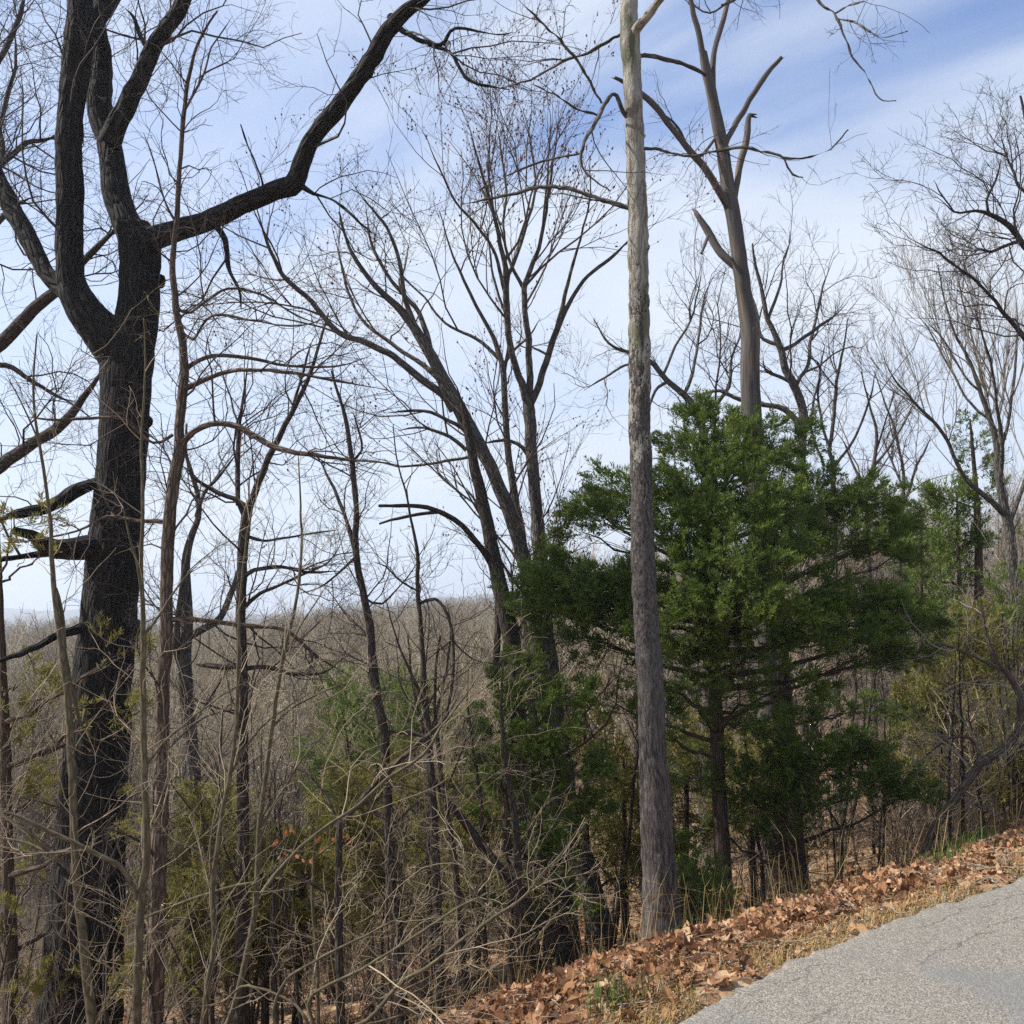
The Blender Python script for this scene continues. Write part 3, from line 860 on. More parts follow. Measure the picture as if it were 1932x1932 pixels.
tree('ash_tree', 'slim tree with a V fork between the oak and the maples', 'tree', 9.0,
     [(456, 1925, 28), (457, 1712, 22), (459, 1502, 21), (457, 1293, 20), (455, 1200, 18), (455, 1115, 18), (462, 994, 19), (468, 965, 17), (476, 941, 14), (503, 872, 12), (538, 803, 10), (573, 733, 8), (590, 690, 6), (605, 640, 4), (620, 590, 2)],
     [[(463, 975, 12), (450, 950, 9), (448, 941, 9), (450, 820, 8), (455, 785, 6), (463, 720, 4), (470, 660, 3)],
      [(470, 960, 11), (440, 940, 9), (410, 930, 8), (370, 905, 6), (350, 890, 4)],
      [(540, 800, 7), (552, 770, 6), (575, 690, 5), (590, 640, 3)],
      [(460, 1090, 9), (480, 1075, 8), (530, 1070, 7), (580, 1080, 5), (640, 1078, 3)],
      [(458, 1150, 8), (490, 1120, 7), (560, 1090, 5), (620, 1060, 3), (650, 1010, 2)],
      [(452, 1255, 12), (420, 1258, 11), (390, 1256, 10), (370, 1252, 9)],
      [(462, 1262, 9), (500, 1258, 8), (560, 1272, 7), (610, 1268, 5), (650, 1240, 3)],
      [(462, 1010, 8), (500, 1020, 5), (560, 1010, 4), (640, 1000, 3)]],
     tw(90, 430, 1300, (0.4, 1.5), 0.55, 0.55, 0.22, 0.05, (25, 70), rmin=0.0016), bark=M_DARK, twig=M_TWIG, sides=14, rough=0.003, rscale=(32, 32, 6), step=12)
tree('forked_tree', 'pale grey crooked tree partly hidden behind the slender brown tree', 'tree', 12.0,
     [(375, 1700, 26), (368, 1500, 26), (350, 1271, 24), (354, 1150, 20), (350, 1063, 17), (362, 1010, 13), (374, 976, 11), (372, 930, 9), (360, 890, 8), (350, 850, 6), (352, 800, 4)],
     [[(348, 1270, 15), (332, 1220, 12), (340, 1130, 11), (352, 1060, 9), (360, 1000, 6)],
      [(360, 1200, 14), (385, 1185, 14), (415, 1165, 13), (440, 1110, 11), (460, 1040, 8)],
      [(370, 975, 8), (385, 930, 7), (420, 890, 5), (450, 850, 3)]],
     tw(40, 160, 420, (0.5, 1.6), 0.55, 0.55, 0.22, 0.05), bark=M_GREY, twig=M_TWIGG, sides=14, step=12)
tree('elm_tree', 'thin dark tree leaning left in front of the far hillside', 'tree', 8.6,
     [(758, 1925, 25), (754, 1816, 22), (737, 1607, 17), (726, 1398, 16), (709, 1300, 15), (698, 1184, 14), (685, 1115, 13), (672, 1046, 12), (671, 941, 10), (662, 855, 9), (650, 785, 7), (636, 740, 5), (625, 700, 3)],
     [[(675, 1060, 8), (664, 1011, 8), (646, 959, 7), (629, 921, 6), (610, 880, 4), (590, 850, 2)],
      [(665, 870, 6), (682, 850, 5), (678, 820, 4), (668, 780, 3)],
      [(672, 1050, 5), (640, 1080, 4), (600, 1110, 3), (560, 1120, 2)],
      [(690, 1130, 5), (720, 1140, 4), (760, 1100, 3), (790, 1060, 2)],
      [(726, 1398, 9), (740, 1380, 8), (780, 1385, 7), (805, 1392, 5)]],
     tw(48, 170, 430, (0.4, 1.2), 0.55, 0.55, 0.24, 0.04), bark=M_DARK, twig=M_TWIG, sides=12, rough=0.003, rscale=(32, 32, 6), step=12)
tree('thin_tree', 'thin crooked tree with a leaning top over the far hillside', 'tree', 8.2,
     [(831, 1905, 19), (824, 1677, 17), (814, 1467, 14), (803, 1330, 12), (797, 1236, 9), (789, 1115, 8), (787, 1046, 7), (778, 994, 5), (768, 941, 4), (750, 872, 3), (742, 800, 2)],
     [[(790, 1140, 6), (820, 1130, 6), (845, 1160, 6), (856, 1230, 6), (850, 1310, 7), (835, 1370, 8)],
      [(789, 1115, 4), (760, 1100, 4), (730, 1070, 3), (700, 1060, 2)],
      [(805, 1340, 8), (770, 1260, 5), (740, 1180, 3), (720, 1100, 2)],
      [(808, 1400, 6), (830, 1320, 5), (850, 1200, 4), (840, 1120, 2)]],
     tw(48, 160, 380, (0.4, 1.2), 0.55, 0.55, 0.24, 0.04), bark=M_DARK, twig=M_TWIG, sides=10, step=12)
for lab, d, tr, li in [
    ('dark thin trunk with a long branch rising toward the maples', 7.0,
     [(643, 1925, 17), (639, 1712, 15), (640, 1600, 13), (641, 1550, 11)],
     [[(640, 1565, 10), (665, 1530, 9), (709, 1478, 10), (760, 1430, 10), (803, 1391, 9), (840, 1356, 7), (870, 1300, 4)],
      [(640, 1560, 8), (615, 1500, 6), (587, 1467, 5), (540, 1440, 3)],
      [(637, 1705, 8), (610, 1680, 6), (570, 1660, 5), (520, 1640, 3)]]),
    ('slim dark sapling bending beside the leaning dead stem', 8.4,
     [(884, 1925, 15), (870, 1746, 12), (856, 1607, 11), (838, 1502, 10), (826, 1400, 8), (820, 1300, 6), (830, 1200, 4)], [[(838, 1500, 5), (870, 1420, 4), (900, 1340, 3)]]),
    ('very thin dark sapling left of the two big maple bases', 8.8,
     [(922, 1905, 11), (915, 1781, 9), (911, 1607, 8), (905, 1500, 7), (890, 1400, 5), (880, 1300, 3)], []),
    ('straight dark young trunk standing in leaves before the maples', 8.2,
     [(997, 1905, 22), (981, 1746, 17), (974, 1572, 14), (962, 1480, 12), (953, 1415, 9), (945, 1330, 6), (950, 1250, 3)], []),
    ('short dark sapling hard against the maple bases', 9.6,
     [(1034, 1816, 15), (1030, 1700, 13), (1024, 1600, 11), (1010, 1500, 8), (1000, 1420, 5)], []),
    ('thin twin stem pressed against the crooked thin tree', 8.5,
     [(818, 1905, 12), (812, 1740, 11), (808, 1600, 10), (812, 1480, 9), (800, 1380, 7), (780, 1300, 5), (770, 1200, 3)], [])]:
    tree('sapling', lab, 'sapling', d, tr, li, tw(24, 80, 170, (0.3, 1.0), 0.55, 0.55, 0.22, 0.02, (30, 80), lr=0.005), bark=M_DARK, twig=M_TWIGP, sides=10, step=12)

lg = tree('dead_sapling', 'black dead stem leaning diagonally onto the thin saplings', 'dead wood', 8.6,
          [(1060, 1790, 19), (1047, 1774, 18), (1016, 1739, 17), (971, 1670, 17), (918, 1607, 16), (866, 1537, 14), (838, 1502, 12), (820, 1470, 8)],
          [([(1000, 1700, 5), (960, 1680, 5), (930, 1620, 5), (905, 1570, 3)], dict(dd=-0.3, mat=M_SAP))], [], bark=M_DARK, sides=10, step=12, ground_it=False)

# --- foreground saplings and the long pale whips
fspec = tw(30, 100, 220, (0.25, 0.9), 0.55, 0.55, 0.17, 0.03, (25, 65), rmin=0.0010, lr=0.0038)
tree('sapling', 'smooth olive sapling in front of the big oak trunk', 'sapling', 5.0,
     [(174, 1925, 19), (157, 1781, 17), (143, 1642, 15), (136, 1467, 14), (129, 1328, 13), (118, 1236, 12), (101, 1098, 10), (94, 976, 7), (80, 872, 6), (66, 785, 5), (64, 698, 4), (70, 630, 2.5)],
     [[(138, 1600, 8), (100, 1610, 7), (50, 1590, 6), (0, 1580, 5), (-40, 1570, 4)],
      [(140, 1650, 7), (90, 1605, 6), (40, 1560, 5), (-10, 1530, 4)],
      [(104, 1110, 8), (115, 1150, 9), (122, 1230, 8), (135, 1300, 8), (155, 1370, 7), (160, 1340, 5), (170, 1390, 5), (200, 1400, 4), (240, 1420, 3)],
      [(72, 830, 4), (40, 760, 3), (10, 700, 2)]],
     fspec, bark=M_SAP, twig=M_TWIGP, sides=12, step=14)
tree('sapling', 'smooth olive sapling between the oak and the slender brown tree', 'sapling', 4.8,
     [(258, 1925, 17), (263, 1747, 15), (270, 1670, 15), (277, 1607, 13), (272, 1432, 12), (269, 1258, 11), (271, 1219, 10), (267, 1080, 8), (269, 941, 6), (267, 837, 5), (274, 698, 4), (272, 600, 2.5)],
     [[(263, 1695, 11), (246, 1665, 10), (227, 1635, 10), (174, 1607, 9), (87, 1565, 8), (30, 1540, 6), (-30, 1520, 5)],
      [(270, 1200, 6), (300, 1160, 5), (340, 1100, 4), (380, 1060, 3)],
      [(268, 1140, 6), (258, 1060, 5), (240, 1000, 4), (230, 940, 2)],
      [(272, 1450, 6), (310, 1400, 5), (380, 1340, 4), (440, 1300, 3), (520, 1260, 2)]],
     fspec, bark=M_SAP, twig=M_TWIGP, sides=12, step=14)
tree('sapling', 'pale whip-like sapling leaning right in front of the V-forked tree', 'sapling', 5.2,
     [(384, 1925, 12), (396, 1840, 11), (405, 1781, 10), (401, 1677, 9), (412, 1590, 9), (419, 1537, 8.5), (443, 1398, 8), (450, 1258, 7), (452, 1150, 5), (462, 1040, 4), (480, 940, 2.5)],
     [[(403, 1690, 5), (396, 1600, 4), (408, 1520, 4), (420, 1470, 3)],
      [(430, 1470, 4), (470, 1400, 4), (520, 1350, 3), (600, 1300, 2)]],
     fspec, bark=M_SAP, twig=M_TWIGP, sides=10, step=14)
tree('sapling', 'tall pale sapling with reddish tip standing before the far ridge', 'sapling', 5.4,
     [(430, 1930, 11), (445, 1886, 11), (465, 1800, 11), (482, 1712, 10.5), (489, 1572, 9.5), (510, 1398, 8.5), (530, 1258, 7.5), (555, 1150, 6), (569, 1046, 5), (566, 941, 3.5), (562, 860, 2)],
     [[(484, 1700, 8), (520, 1650, 7), (558, 1607, 7), (615, 1560, 6.5), (671, 1523, 6), (730, 1470, 6), (796, 1425, 5.5), (830, 1375, 5), (859, 1338, 4), (915, 1258, 3), (960, 1190, 2)],
      [(485, 1665, 7), (440, 1674, 7), (401, 1684, 6.5), (340, 1705, 6), (279, 1729, 5), (220, 1760, 3)],
      [(515, 1370, 5), (560, 1330, 4), (620, 1300, 3.5), (680, 1280, 2.5)],
      [(492, 1560, 5), (540, 1480, 4), (580, 1420, 3), (640, 1350, 2)],
      [(540, 1230, 4), (580, 1160, 3), (620, 1100, 2)]],
     fspec, bark=M_SAP, twig=M_TWIGP, sides=10, step=14)
tree('shrub', 'low pale shrub whose long bare whips sweep up and right', 'shrub', 4.4,
     [(610, 2010, 9), (612, 1975, 9), (630, 1950, 8), (692, 1925, 8), (730, 1885, 8), (761, 1851, 7.5), (814, 1820, 7), (870, 1775, 6.5), (929, 1732, 6), (988, 1694, 5), (1020, 1652, 4), (1060, 1610, 3), (1100, 1560, 2)],
     [[(612, 1990, 7), (590, 1930, 7), (587, 1879, 7), (680, 1830, 6.5), (761, 1781, 6), (866, 1712, 5), (930, 1680, 3.5), (980, 1640, 2)],
      [(612, 1985, 6), (520, 1930, 6), (540, 1850, 5.5), (640, 1790, 5), (740, 1740, 4), (830, 1700, 2.5)],
      [(608, 1990, 6), (560, 1900, 5), (470, 1860, 5), (420, 1890, 4), (360, 1900, 3)],
      [(640, 1945, 5), (760, 1915, 5), (850, 1880, 4), (930, 1860, 3)],
      [(930, 1732, 4), (900, 1690, 4), (880, 1640, 3), (870, 1590, 2.5)]],
     tw(40, 120, 240, (0.25, 0.8), 0.55, 0.55, 0.2, 0.03, (25, 70), rmin=0.0010, lr=0.0038), bark=M_SAP, twig=M_TWIGP, sides=8, step=14)

# --- trees behind and right of the cedar
bspec = lambda k: tw(int(60 * k), int(330 * k), int(1100 * k), (0.8, 2.4), 0.55, 0.55, 0.22, 0.06, (28, 65), (0.15, 0.98), rmin=0.0028)
tree('crooked_oak', 'crooked oak rising behind the right shoulder of the cedar', 'tree', 17.0,
     [(1525, 1560, 26), (1520, 1200, 22), (1513, 926, 18), (1513, 838, 17), (1516, 786, 17), (1509, 751, 16), (1492, 716, 15), (1481, 699, 14), (1474, 660, 12), (1467, 645, 11), (1446, 593, 9), (1436, 541, 7), (1425, 500, 5), (1420, 460, 3)],
     [[(1510, 810, 13), (1500, 792, 12), (1481, 772, 11), (1443, 765, 9), (1398, 755, 8), (1359, 737, 7), (1320, 745, 5), (1280, 742, 3)],
      [(1505, 745, 9), (1502, 730, 8), (1523, 688, 7), (1530, 640, 6), (1545, 580, 5), (1560, 520, 3), (1575, 480, 2)],
      [(1500, 725, 8), (1470, 710, 6), (1445, 700, 5), (1440, 680, 4)],
      [(1475, 660, 9), (1500, 650, 7), (1540, 620, 6), (1570, 600, 4), (1600, 570, 2)],
      [(1470, 650, 8), (1440, 640, 7), (1430, 600, 5), (1420, 560, 3)],
      [(1450, 600, 6), (1470, 540, 5), (1480, 490, 3), (1490, 450, 2)]],
     bspec(1.0), bark=M_GREY, twig=M_TWIG, sides=14, rough=0.004, rscale=(18, 18, 4), step=11, wob=2.0)
tree('bare_tree', 'spreading bare tree whose limbs show left of the snag', 'tree', 18.0,
     [(1335, 1500, 26), (1335, 1100, 20), (1330, 850, 16), (1318, 785, 14), (1300, 755, 13), (1279, 734, 12), (1258, 716, 11), (1240, 695, 10), (1226, 681, 9), (1200, 668, 7), (1170, 660, 6), (1140, 640, 4), (1120, 600, 2)],
     [[(1262, 720, 7), (1240, 730, 6), (1225, 760, 5), (1200, 790, 3)],
      [(1230, 685, 6), (1180, 690, 5), (1130, 720, 4), (1100, 740, 2)],
      [(1290, 745, 8), (1310, 690, 6), (1320, 620, 5), (1330, 560, 4), (1350, 510, 2)],
      [(1320, 790, 9), (1370, 740, 7), (1380, 680, 5), (1400, 620, 3), (1410, 580, 2)],
      [(1250, 710, 6), (1270, 660, 5), (1300, 610, 4), (1320, 540, 3), (1325, 490, 2)]],
     bspec(0.9), bark=M_GREY, twig=M_TWIG, sides=12, step=11, wob=1.8)
for lab, d, tr, li in [
    ('thin reddish bare tree just right of the crooked oak', 17.5,
     [(1580, 1400, 16), (1575, 1100, 12), (1572, 894, 9), (1565, 850, 8), (1572, 800, 7), (1578, 730, 6), (1590, 660, 4), (1600, 600, 2)],
     [[(1568, 850, 6), (1550, 800, 5), (1545, 720, 4), (1560, 640, 3)], [(1575, 880, 6), (1610, 830, 5), (1640, 760, 4), (1655, 690, 2)], [(1555, 880, 6), (1530, 800, 5), (1540, 740, 4), (1550, 680, 2)]]),
    ('slight bare tree in the sky gap right of the cedar', 19.0,
     [(1650, 1400, 14), (1640, 1100, 10), (1634, 943, 8), (1649, 873, 7), (1655, 820, 6), (1640, 760, 4), (1625, 700, 2)],
     [[(1648, 880, 6), (1680, 840, 5), (1710, 790, 4), (1730, 740, 2)], [(1637, 930, 6), (1610, 880, 5), (1590, 830, 3)], [(1650, 860, 4), (1670, 800, 3), (1690, 720, 2)]]),
    ('slender bare tree behind the dark edge of the cedar crown', 20.0,
     [(1715, 1400, 14), (1705, 1100, 10), (1700, 1000, 8), (1705, 900, 6), (1690, 820, 5), (1670, 760, 3), (1650, 700, 2)],
     [[(1703, 960, 6), (1730, 880, 5), (1760, 820, 3)], [(1704, 920, 5), (1680, 860, 4), (1660, 820, 3)]])]:
    tree('bare_tree', lab, 'tree', d, tr, li, bspec(0.55), bark=M_GREY, twig=M_TWIGR, sides=10, step=11, wob=1.5)
tree('bare_tree', 'fan-shaped bare tree with many upright stems at the right', 'tree', 14.5,
     [(1925, 1500, 26), (1915, 1250, 23), (1908, 1050, 20), (1902, 985, 18), (1888, 926, 14), (1880, 838, 12), (1866, 786, 10), (1848, 734, 8), (1830, 681, 6), (1802, 629, 5), (1781, 558, 3), (1770, 500, 2)],
     [[(1900, 975, 13), (1875, 950, 11), (1851, 930, 10), (1816, 894, 8), (1781, 821, 7), (1729, 762, 5), (1677, 699, 3), (1660, 640, 2)],
      [(1886, 915, 9), (1890, 840, 8), (1880, 760, 6), (1870, 690, 5), (1850, 620, 3), (1830, 540, 2)],
      [(1880, 850, 7), (1860, 740, 6), (1835, 640, 4), (1810, 540, 3), (1800, 470, 2)],
      [(1884, 870, 8), (1905, 780, 6), (1915, 690, 5), (1920, 600, 3), (1910, 520, 2)],
      [(1866, 790, 6), (1830, 760, 5), (1790, 690, 4), (1750, 620, 3), (1720, 580, 2)],
      [(1852, 740, 5), (1820, 710, 4), (1780, 640, 3), (1740, 600, 2)],
      [(1903, 990, 9), (1925, 930, 8), (1950, 860, 6), (1980, 780, 4)]],
     tw(80, 480, 1500, (0.7, 2.0), 0.6, 0.55, 0.12, 0.12, (15, 45), (0.2, 0.98), rmin=0.0026), bark=M_GREY, twig=M_TWIGG, sides=14, step=11)
tree('bare_tree', 'overhanging bare tree reaching in from the right edge', 'tree', 12.5,
     [(2060, 1450, 40), (2050, 1100, 36), (2035, 850, 32), (2015, 700, 28), (1990, 560, 24), (1975, 460, 18), (1960, 350, 12), (1940, 250, 8), (1925, 180, 4)],
     [[(1985, 520, 14), (1950, 480, 13), (1932, 464, 12), (1904, 426, 11), (1869, 405, 9), (1840, 398, 6), (1800, 400, 4), (1760, 360, 2)],
      [(1980, 480, 10), (1940, 458, 8), (1904, 461, 7), (1869, 475, 6), (1845, 468, 4), (1820, 490, 2)],
      [(2012, 690, 14), (1975, 670, 12), (1932, 635, 10), (1890, 585, 8), (1851, 541, 6), (1781, 485, 4.5), (1712, 447, 3), (1690, 430, 2)],
      [(1870, 408, 6), (1860, 380, 5), (1880, 340, 4), (1890, 290, 2)],
      [(1965, 390, 8), (1930, 360, 6), (1900, 300, 4), (1890, 250, 2)],
      [(1800, 400, 3), (1780, 370, 3), (1760, 340, 2)]],
     tw(70, 430, 1500, (0.5, 1.5), 0.55, 0.55, 0.24, 0.05, (28, 70), (0.25, 0.98), rmin=0.0024), bark=M_DARK, twig=M_TWIG, sides=14, step=11, wob=2.0, extra_stems=False)
tree('bare_tree', 'bare tree past the left edge sending limbs behind the oak', 'tree', 12.5,
     [(-160, 1700, 60), (-150, 1200, 54), (-145, 900, 48), (-140, 600, 42), (-120, 300, 34), (-110, 100, 24), (-100, -60, 14)],
     [[(-145, 800, 34), (-70, 700, 28), (0, 648, 25), (50, 598, 24), (100, 552, 20), (160, 490, 13), (220, 430, 9), (280, 370, 5)],
      [(-145, 1000, 32), (-70, 930, 28), (0, 878, 25), (60, 838, 22), (105, 810, 20), (150, 760, 14), (172, 728, 10), (200, 690, 7), (260, 640, 4)],
      [(-140, 560, 22), (-60, 480, 16), (0, 415, 11), (40, 380, 8), (80, 370, 4)],
      [(-130, 420, 20), (-50, 340, 14), (0, 310, 12), (50, 270, 9), (100, 260, 6), (150, 230, 3)],
      [(-120, 260, 18), (-50, 180, 14), (0, 110, 11), (30, 50, 10), (45, 0, 8), (60, -60, 6)],
      [(-135, 480, 18), (-40, 420, 12), (5, 300, 9), (0, 240, 9), (15, 180, 8), (30, 110, 6), (20, 20, 4)],
      [(-60, 700, 14), (10, 690, 10), (60, 720, 8), (150, 770, 4)]],
     tw(90, 480, 1500, (0.6, 2.0), 0.55, 0.55, 0.26, 0.03, (28, 70), (0.3, 0.98), rmin=0.0024), bark=M_DARK, twig=M_TWIG, sides=14, rough=0.005, step=12, wob=2.0, extra_stems=False)
tree('leaning_tree', 'dark trunk curving over from the right roadside thicket', 'tree', 9.5,
     [(1735, 1640, 20), (1745, 1600, 17), (1775, 1545, 16), (1815, 1490, 15), (1850, 1440, 15), (1880, 1422, 15), (1912, 1395, 14), (1925, 1360, 13), (1922, 1310, 12), (1900, 1270, 11), (1880, 1250, 10), (1860, 1190, 7), (1850, 1130, 4)],
     [[(1850, 1442, 9), (1840, 1400, 7), (1800, 1390, 5), (1740, 1430, 3)], [(1915, 1390, 10), (1945, 1350, 8), (1980, 1300, 6)], [(1890, 1262, 7), (1840, 1240, 6), (1780, 1215, 5), (1730, 1225, 3)]],
     tw(40, 150, 380, (0.4, 1.2), 0.55, 0.55, 0.26, 0.03), bark=M_SHAG, twig=M_TWIGG, sides=12, step=12, wob=1.5)


# ------------------------------------------------------------------ cedars
def spray_mesh(name, C, D, size, n_blade, rng, wide=0.0045, droop=-0.02, ct=None):
    """feathery flat-leaved sprays: C centres, D directions"""
    n = len(C)
    L = size * rng.uniform(0.6, 1.35, n)
    u = unit(np.cross(D, rng.normal(size=(n, 3))))
    w = np.cross(D, u)
    t = np.linspace(0.08, 1.0, n_blade)[None, :].repeat(n, 0) + rng.uniform(-0.04, 0.04, (n, n_blade))
    stem = C[:, None, :] + D[:, None, :] * (t * L[:, None])[..., None] + np.array([0, 0, 1.0]) * (droop * t ** 2)[..., None]
    side = np.where(np.arange(n_blade) % 2, 1.0, -1.0)[None, :] * rng.uniform(0.5, 1.1, (n, n_blade))
    tw_ = rng.normal(0, 0.55, (n, n_blade))
    bd = unit(D[:, None, :] * 0.9 + u[:, None, :] * side[..., None] + w[:, None, :] * tw_[..., None])
    bl = (L[:, None] * (0.55 - 0.33 * t) * rng.uniform(0.6, 1.3, (n, n_blade)))[..., None]
    bn = unit(np.cross(bd, rng.normal(size=bd.shape)))
    bw = wide * rng.uniform(0.7, 1.5, (n, n_blade))[..., None]
    a = stem
    m1 = stem + bd * bl * 0.45 + bn * bw
    m2 = stem + bd * bl * 0.5 - bn * bw
    e = stem + bd * bl + np.array([0, 0, 0.006])
    V = np.stack([a, m1, e, m2], 2).reshape(-1, 3)
    Q = np.arange(len(V)).reshape(-1, 4)
    ct = rng.uniform(0, 1, n) if ct is None else 0.7 * ct + 0.3 * rng.uniform(0, 1, n)
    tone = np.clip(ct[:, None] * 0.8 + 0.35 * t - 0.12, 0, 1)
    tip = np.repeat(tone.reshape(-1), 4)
    return V, Q, tip


def cedar(name, label, d, trunk, lobes, density=1.0, mat=None, size=0.17, blades=22, group=None, depth=1.0, wide=0.0048, limbs_every=1, seed=3, cat='cedar', fat=1.0):
    rng = np.random.default_rng(seed)
    pts, rad = trace(trunk, d, 16, 0.0, 1.0)
    pts, rad = to_ground(pts, rad)
    root = pts[0].copy()
    e = base_empty(name, root)
    tag(e, label, cat, group)
    me = limb_mesh('trunk', pts, rad, 14, 0.004, (30, 30, 3))
    shift(me, root)
    link('trunk', me, M_CEDARB, e)
    Cs, Ds, Tn, twp, twr = [], [], [], [], []
    for li, lb in enumerate(lobes):
        cx, cy, rx, ry = lb[:4]
        rx, ry = rx * fat, ry * fat
        dz = lb[4] if len(lb) > 4 else rng.uniform(-0.8, 0.5) * depth
        dn = lb[5] if len(lb) > 5 else 1.0
        c = P(cx, cy, d + dz)
        k = d / F
        R = np.array([rx * k, max(0.5 * (rx + ry) * k, 0.25) * 0.9, ry * k])
        vol = R[0] * R[2] / (k * k) / 6000.0
        n = int(300 * vol * density * dn) + 12
        # clumps inside the lobe: branchlet ends, then sprays around them
        nc = max(4, n // 15)
        dirs = unit(rng.normal(size=(nc, 3)))
        dirs[:, 2] = np.where(dirs[:, 2] < -0.3, -0.3 * rng.uniform(0.4, 1, nc), dirs[:, 2])
        rr = rng.uniform(0.25, 1.0, nc) ** 0.5
        cc = c + dirs * R * rr[:, None]
        ci = rng.integers(0, nc, n)
        csz = rng.uniform(0.055, 0.11, nc) * (size / 0.15)
        ctone = np.clip(rng.beta(1.6, 1.9, nc) + 0.25 * dirs[:, 2], 0, 1)  # sunlit tops painted in: clumps facing upward get a paler tone
        pd = unit(dirs * np.array([1, 1, 0.5]) + unit(cc - np.array([root[0], root[1], c[2] - 0.4])) * 0.7 + rng.normal(size=(nc, 3)) * 0.3 + np.array([0, 0, 0.35]))
        pu = rng.uniform(-0.35, 1, n)
        pl_ = rng.uniform(0.6, 1.9, nc) * size
        C = cc[ci] + pd[ci] * (pu * pl_[ci])[:, None] + rng.normal(size=(n, 3)) * (csz[ci] * (1.0 - 0.75 * np.clip(pu, 0, 1)))[:, None] * 0.75
        out = unit((C - c) / R)
        away = unit((C - np.array([root[0], root[1], c[2] - 0.5]))) 
        D = unit(pd[ci] * 0.9 + out * 0.25 + away * 0.2 + rng.normal(size=(n, 3)) * 0.42)
        Cs.append(C)
        Tn.append(ctone[ci])
        Ds.append(D)
        # bough from the trunk out to the lobe
        zt = np.clip(c[2] - rng.uniform(0.15, 0.5) * np.hypot(*(c - root)[:2]) - 0.05, pts[0, 2] + 0.4, pts[-1, 2] - 0.05)
        j = int(np.argmin(np.abs(pts[:, 2] - zt)))
        a = pts[j]
        tt = np.linspace(0, 1, 9)[:, None]
        mid = (a + c) / 2 + np.array([0, 0, -0.06 * np.linalg.norm(c - a)])
        b = a * (1 - tt) ** 2 + 2 * mid * tt * (1 - tt) + c * tt ** 2 + rng.normal(size=(9, 3)) * 0.02 * np.minimum(tt * 4, 1)
        br = np.linspace(min(rad[j] * 0.6, 0.009 + 0.016 * np.linalg.norm(c - a)), 0.005, 9)
        if li % limbs_every == 0 and np.linalg.norm(c - a) > 0.15:
            me = limb_mesh('limb', b, br, 7)
            shift(me, root)
            link('limb', me, M_CEDARB, e)
        # twigs from the bough end to the clumps
        src = b[rng.integers(4, 9, nc)]
        tq = np.linspace(0, 1, 5)[None, :, None]
        twp.append(src[:, None] * (1 - tq) + cc[:, None] * tq + rng.normal(size=(nc, 5, 3)) * 0.02)
        twr.append(np.linspace(0.006, 0.002, 5)[None].repeat(nc, 0))
    # dead inner branchlets on the shaded lower trunk
    nd_ = 26
    jj = rng.integers(2, max(3, int(len(pts) * 0.55)), nd_)
    da = rng.uniform(0, 2 * PI, nd_)
    dl = rng.uniform(0.3, 1.1, nd_) * min(1.0, (pts[-1, 2] - pts[0, 2]) / 4.5)
    dt = np.linspace(0, 1, 5)[None, :, None]
    dv = np.stack([np.cos(da), np.sin(da), rng.uniform(-0.3, 0.25, nd_)], -1)[:, None, :] * dl[:, None, None]
    dp = pts[jj][:, None, :] + dv * dt + rng.normal(size=(nd_, 5, 3)) * 0.03 * dt
    twp.append(dp)
    twr.append(np.linspace(0.007, 0.002, 5)[None].repeat(nd_, 0))
    s1, s1r = grow(dp, np.full((nd_, 5), 0.005), nd_ * 5, 0.45, (30, 70), (0.2, 1), 5, 0.2, -0.02, 0.7, 0.008, 0.0016, 0.6, rng)
    twp.append(s1)
    twr.append(s1r)
    C, D = np.concatenate(Cs), np.concatenate(Ds)
    V, Q, tip = spray_mesh('foliage', C, D, size, blades, rng, wide, ct=np.concatenate(Tn))
    me = make_mesh('foliage', V, Q, None, {'tip': tip}, False)
    shift(me, root)
    f = link('crown', me, mat or M_CEDAR, e)
    f['kind'] = 'stuff'
    V, Q = tubes(np.concatenate(twp), np.concatenate(twr), 3)
    me = make_mesh('twigs', V, Q)
    shift(me, root)
    link('twigs', me, M_CEDARB, e)['kind'] = 'stuff'
    return e


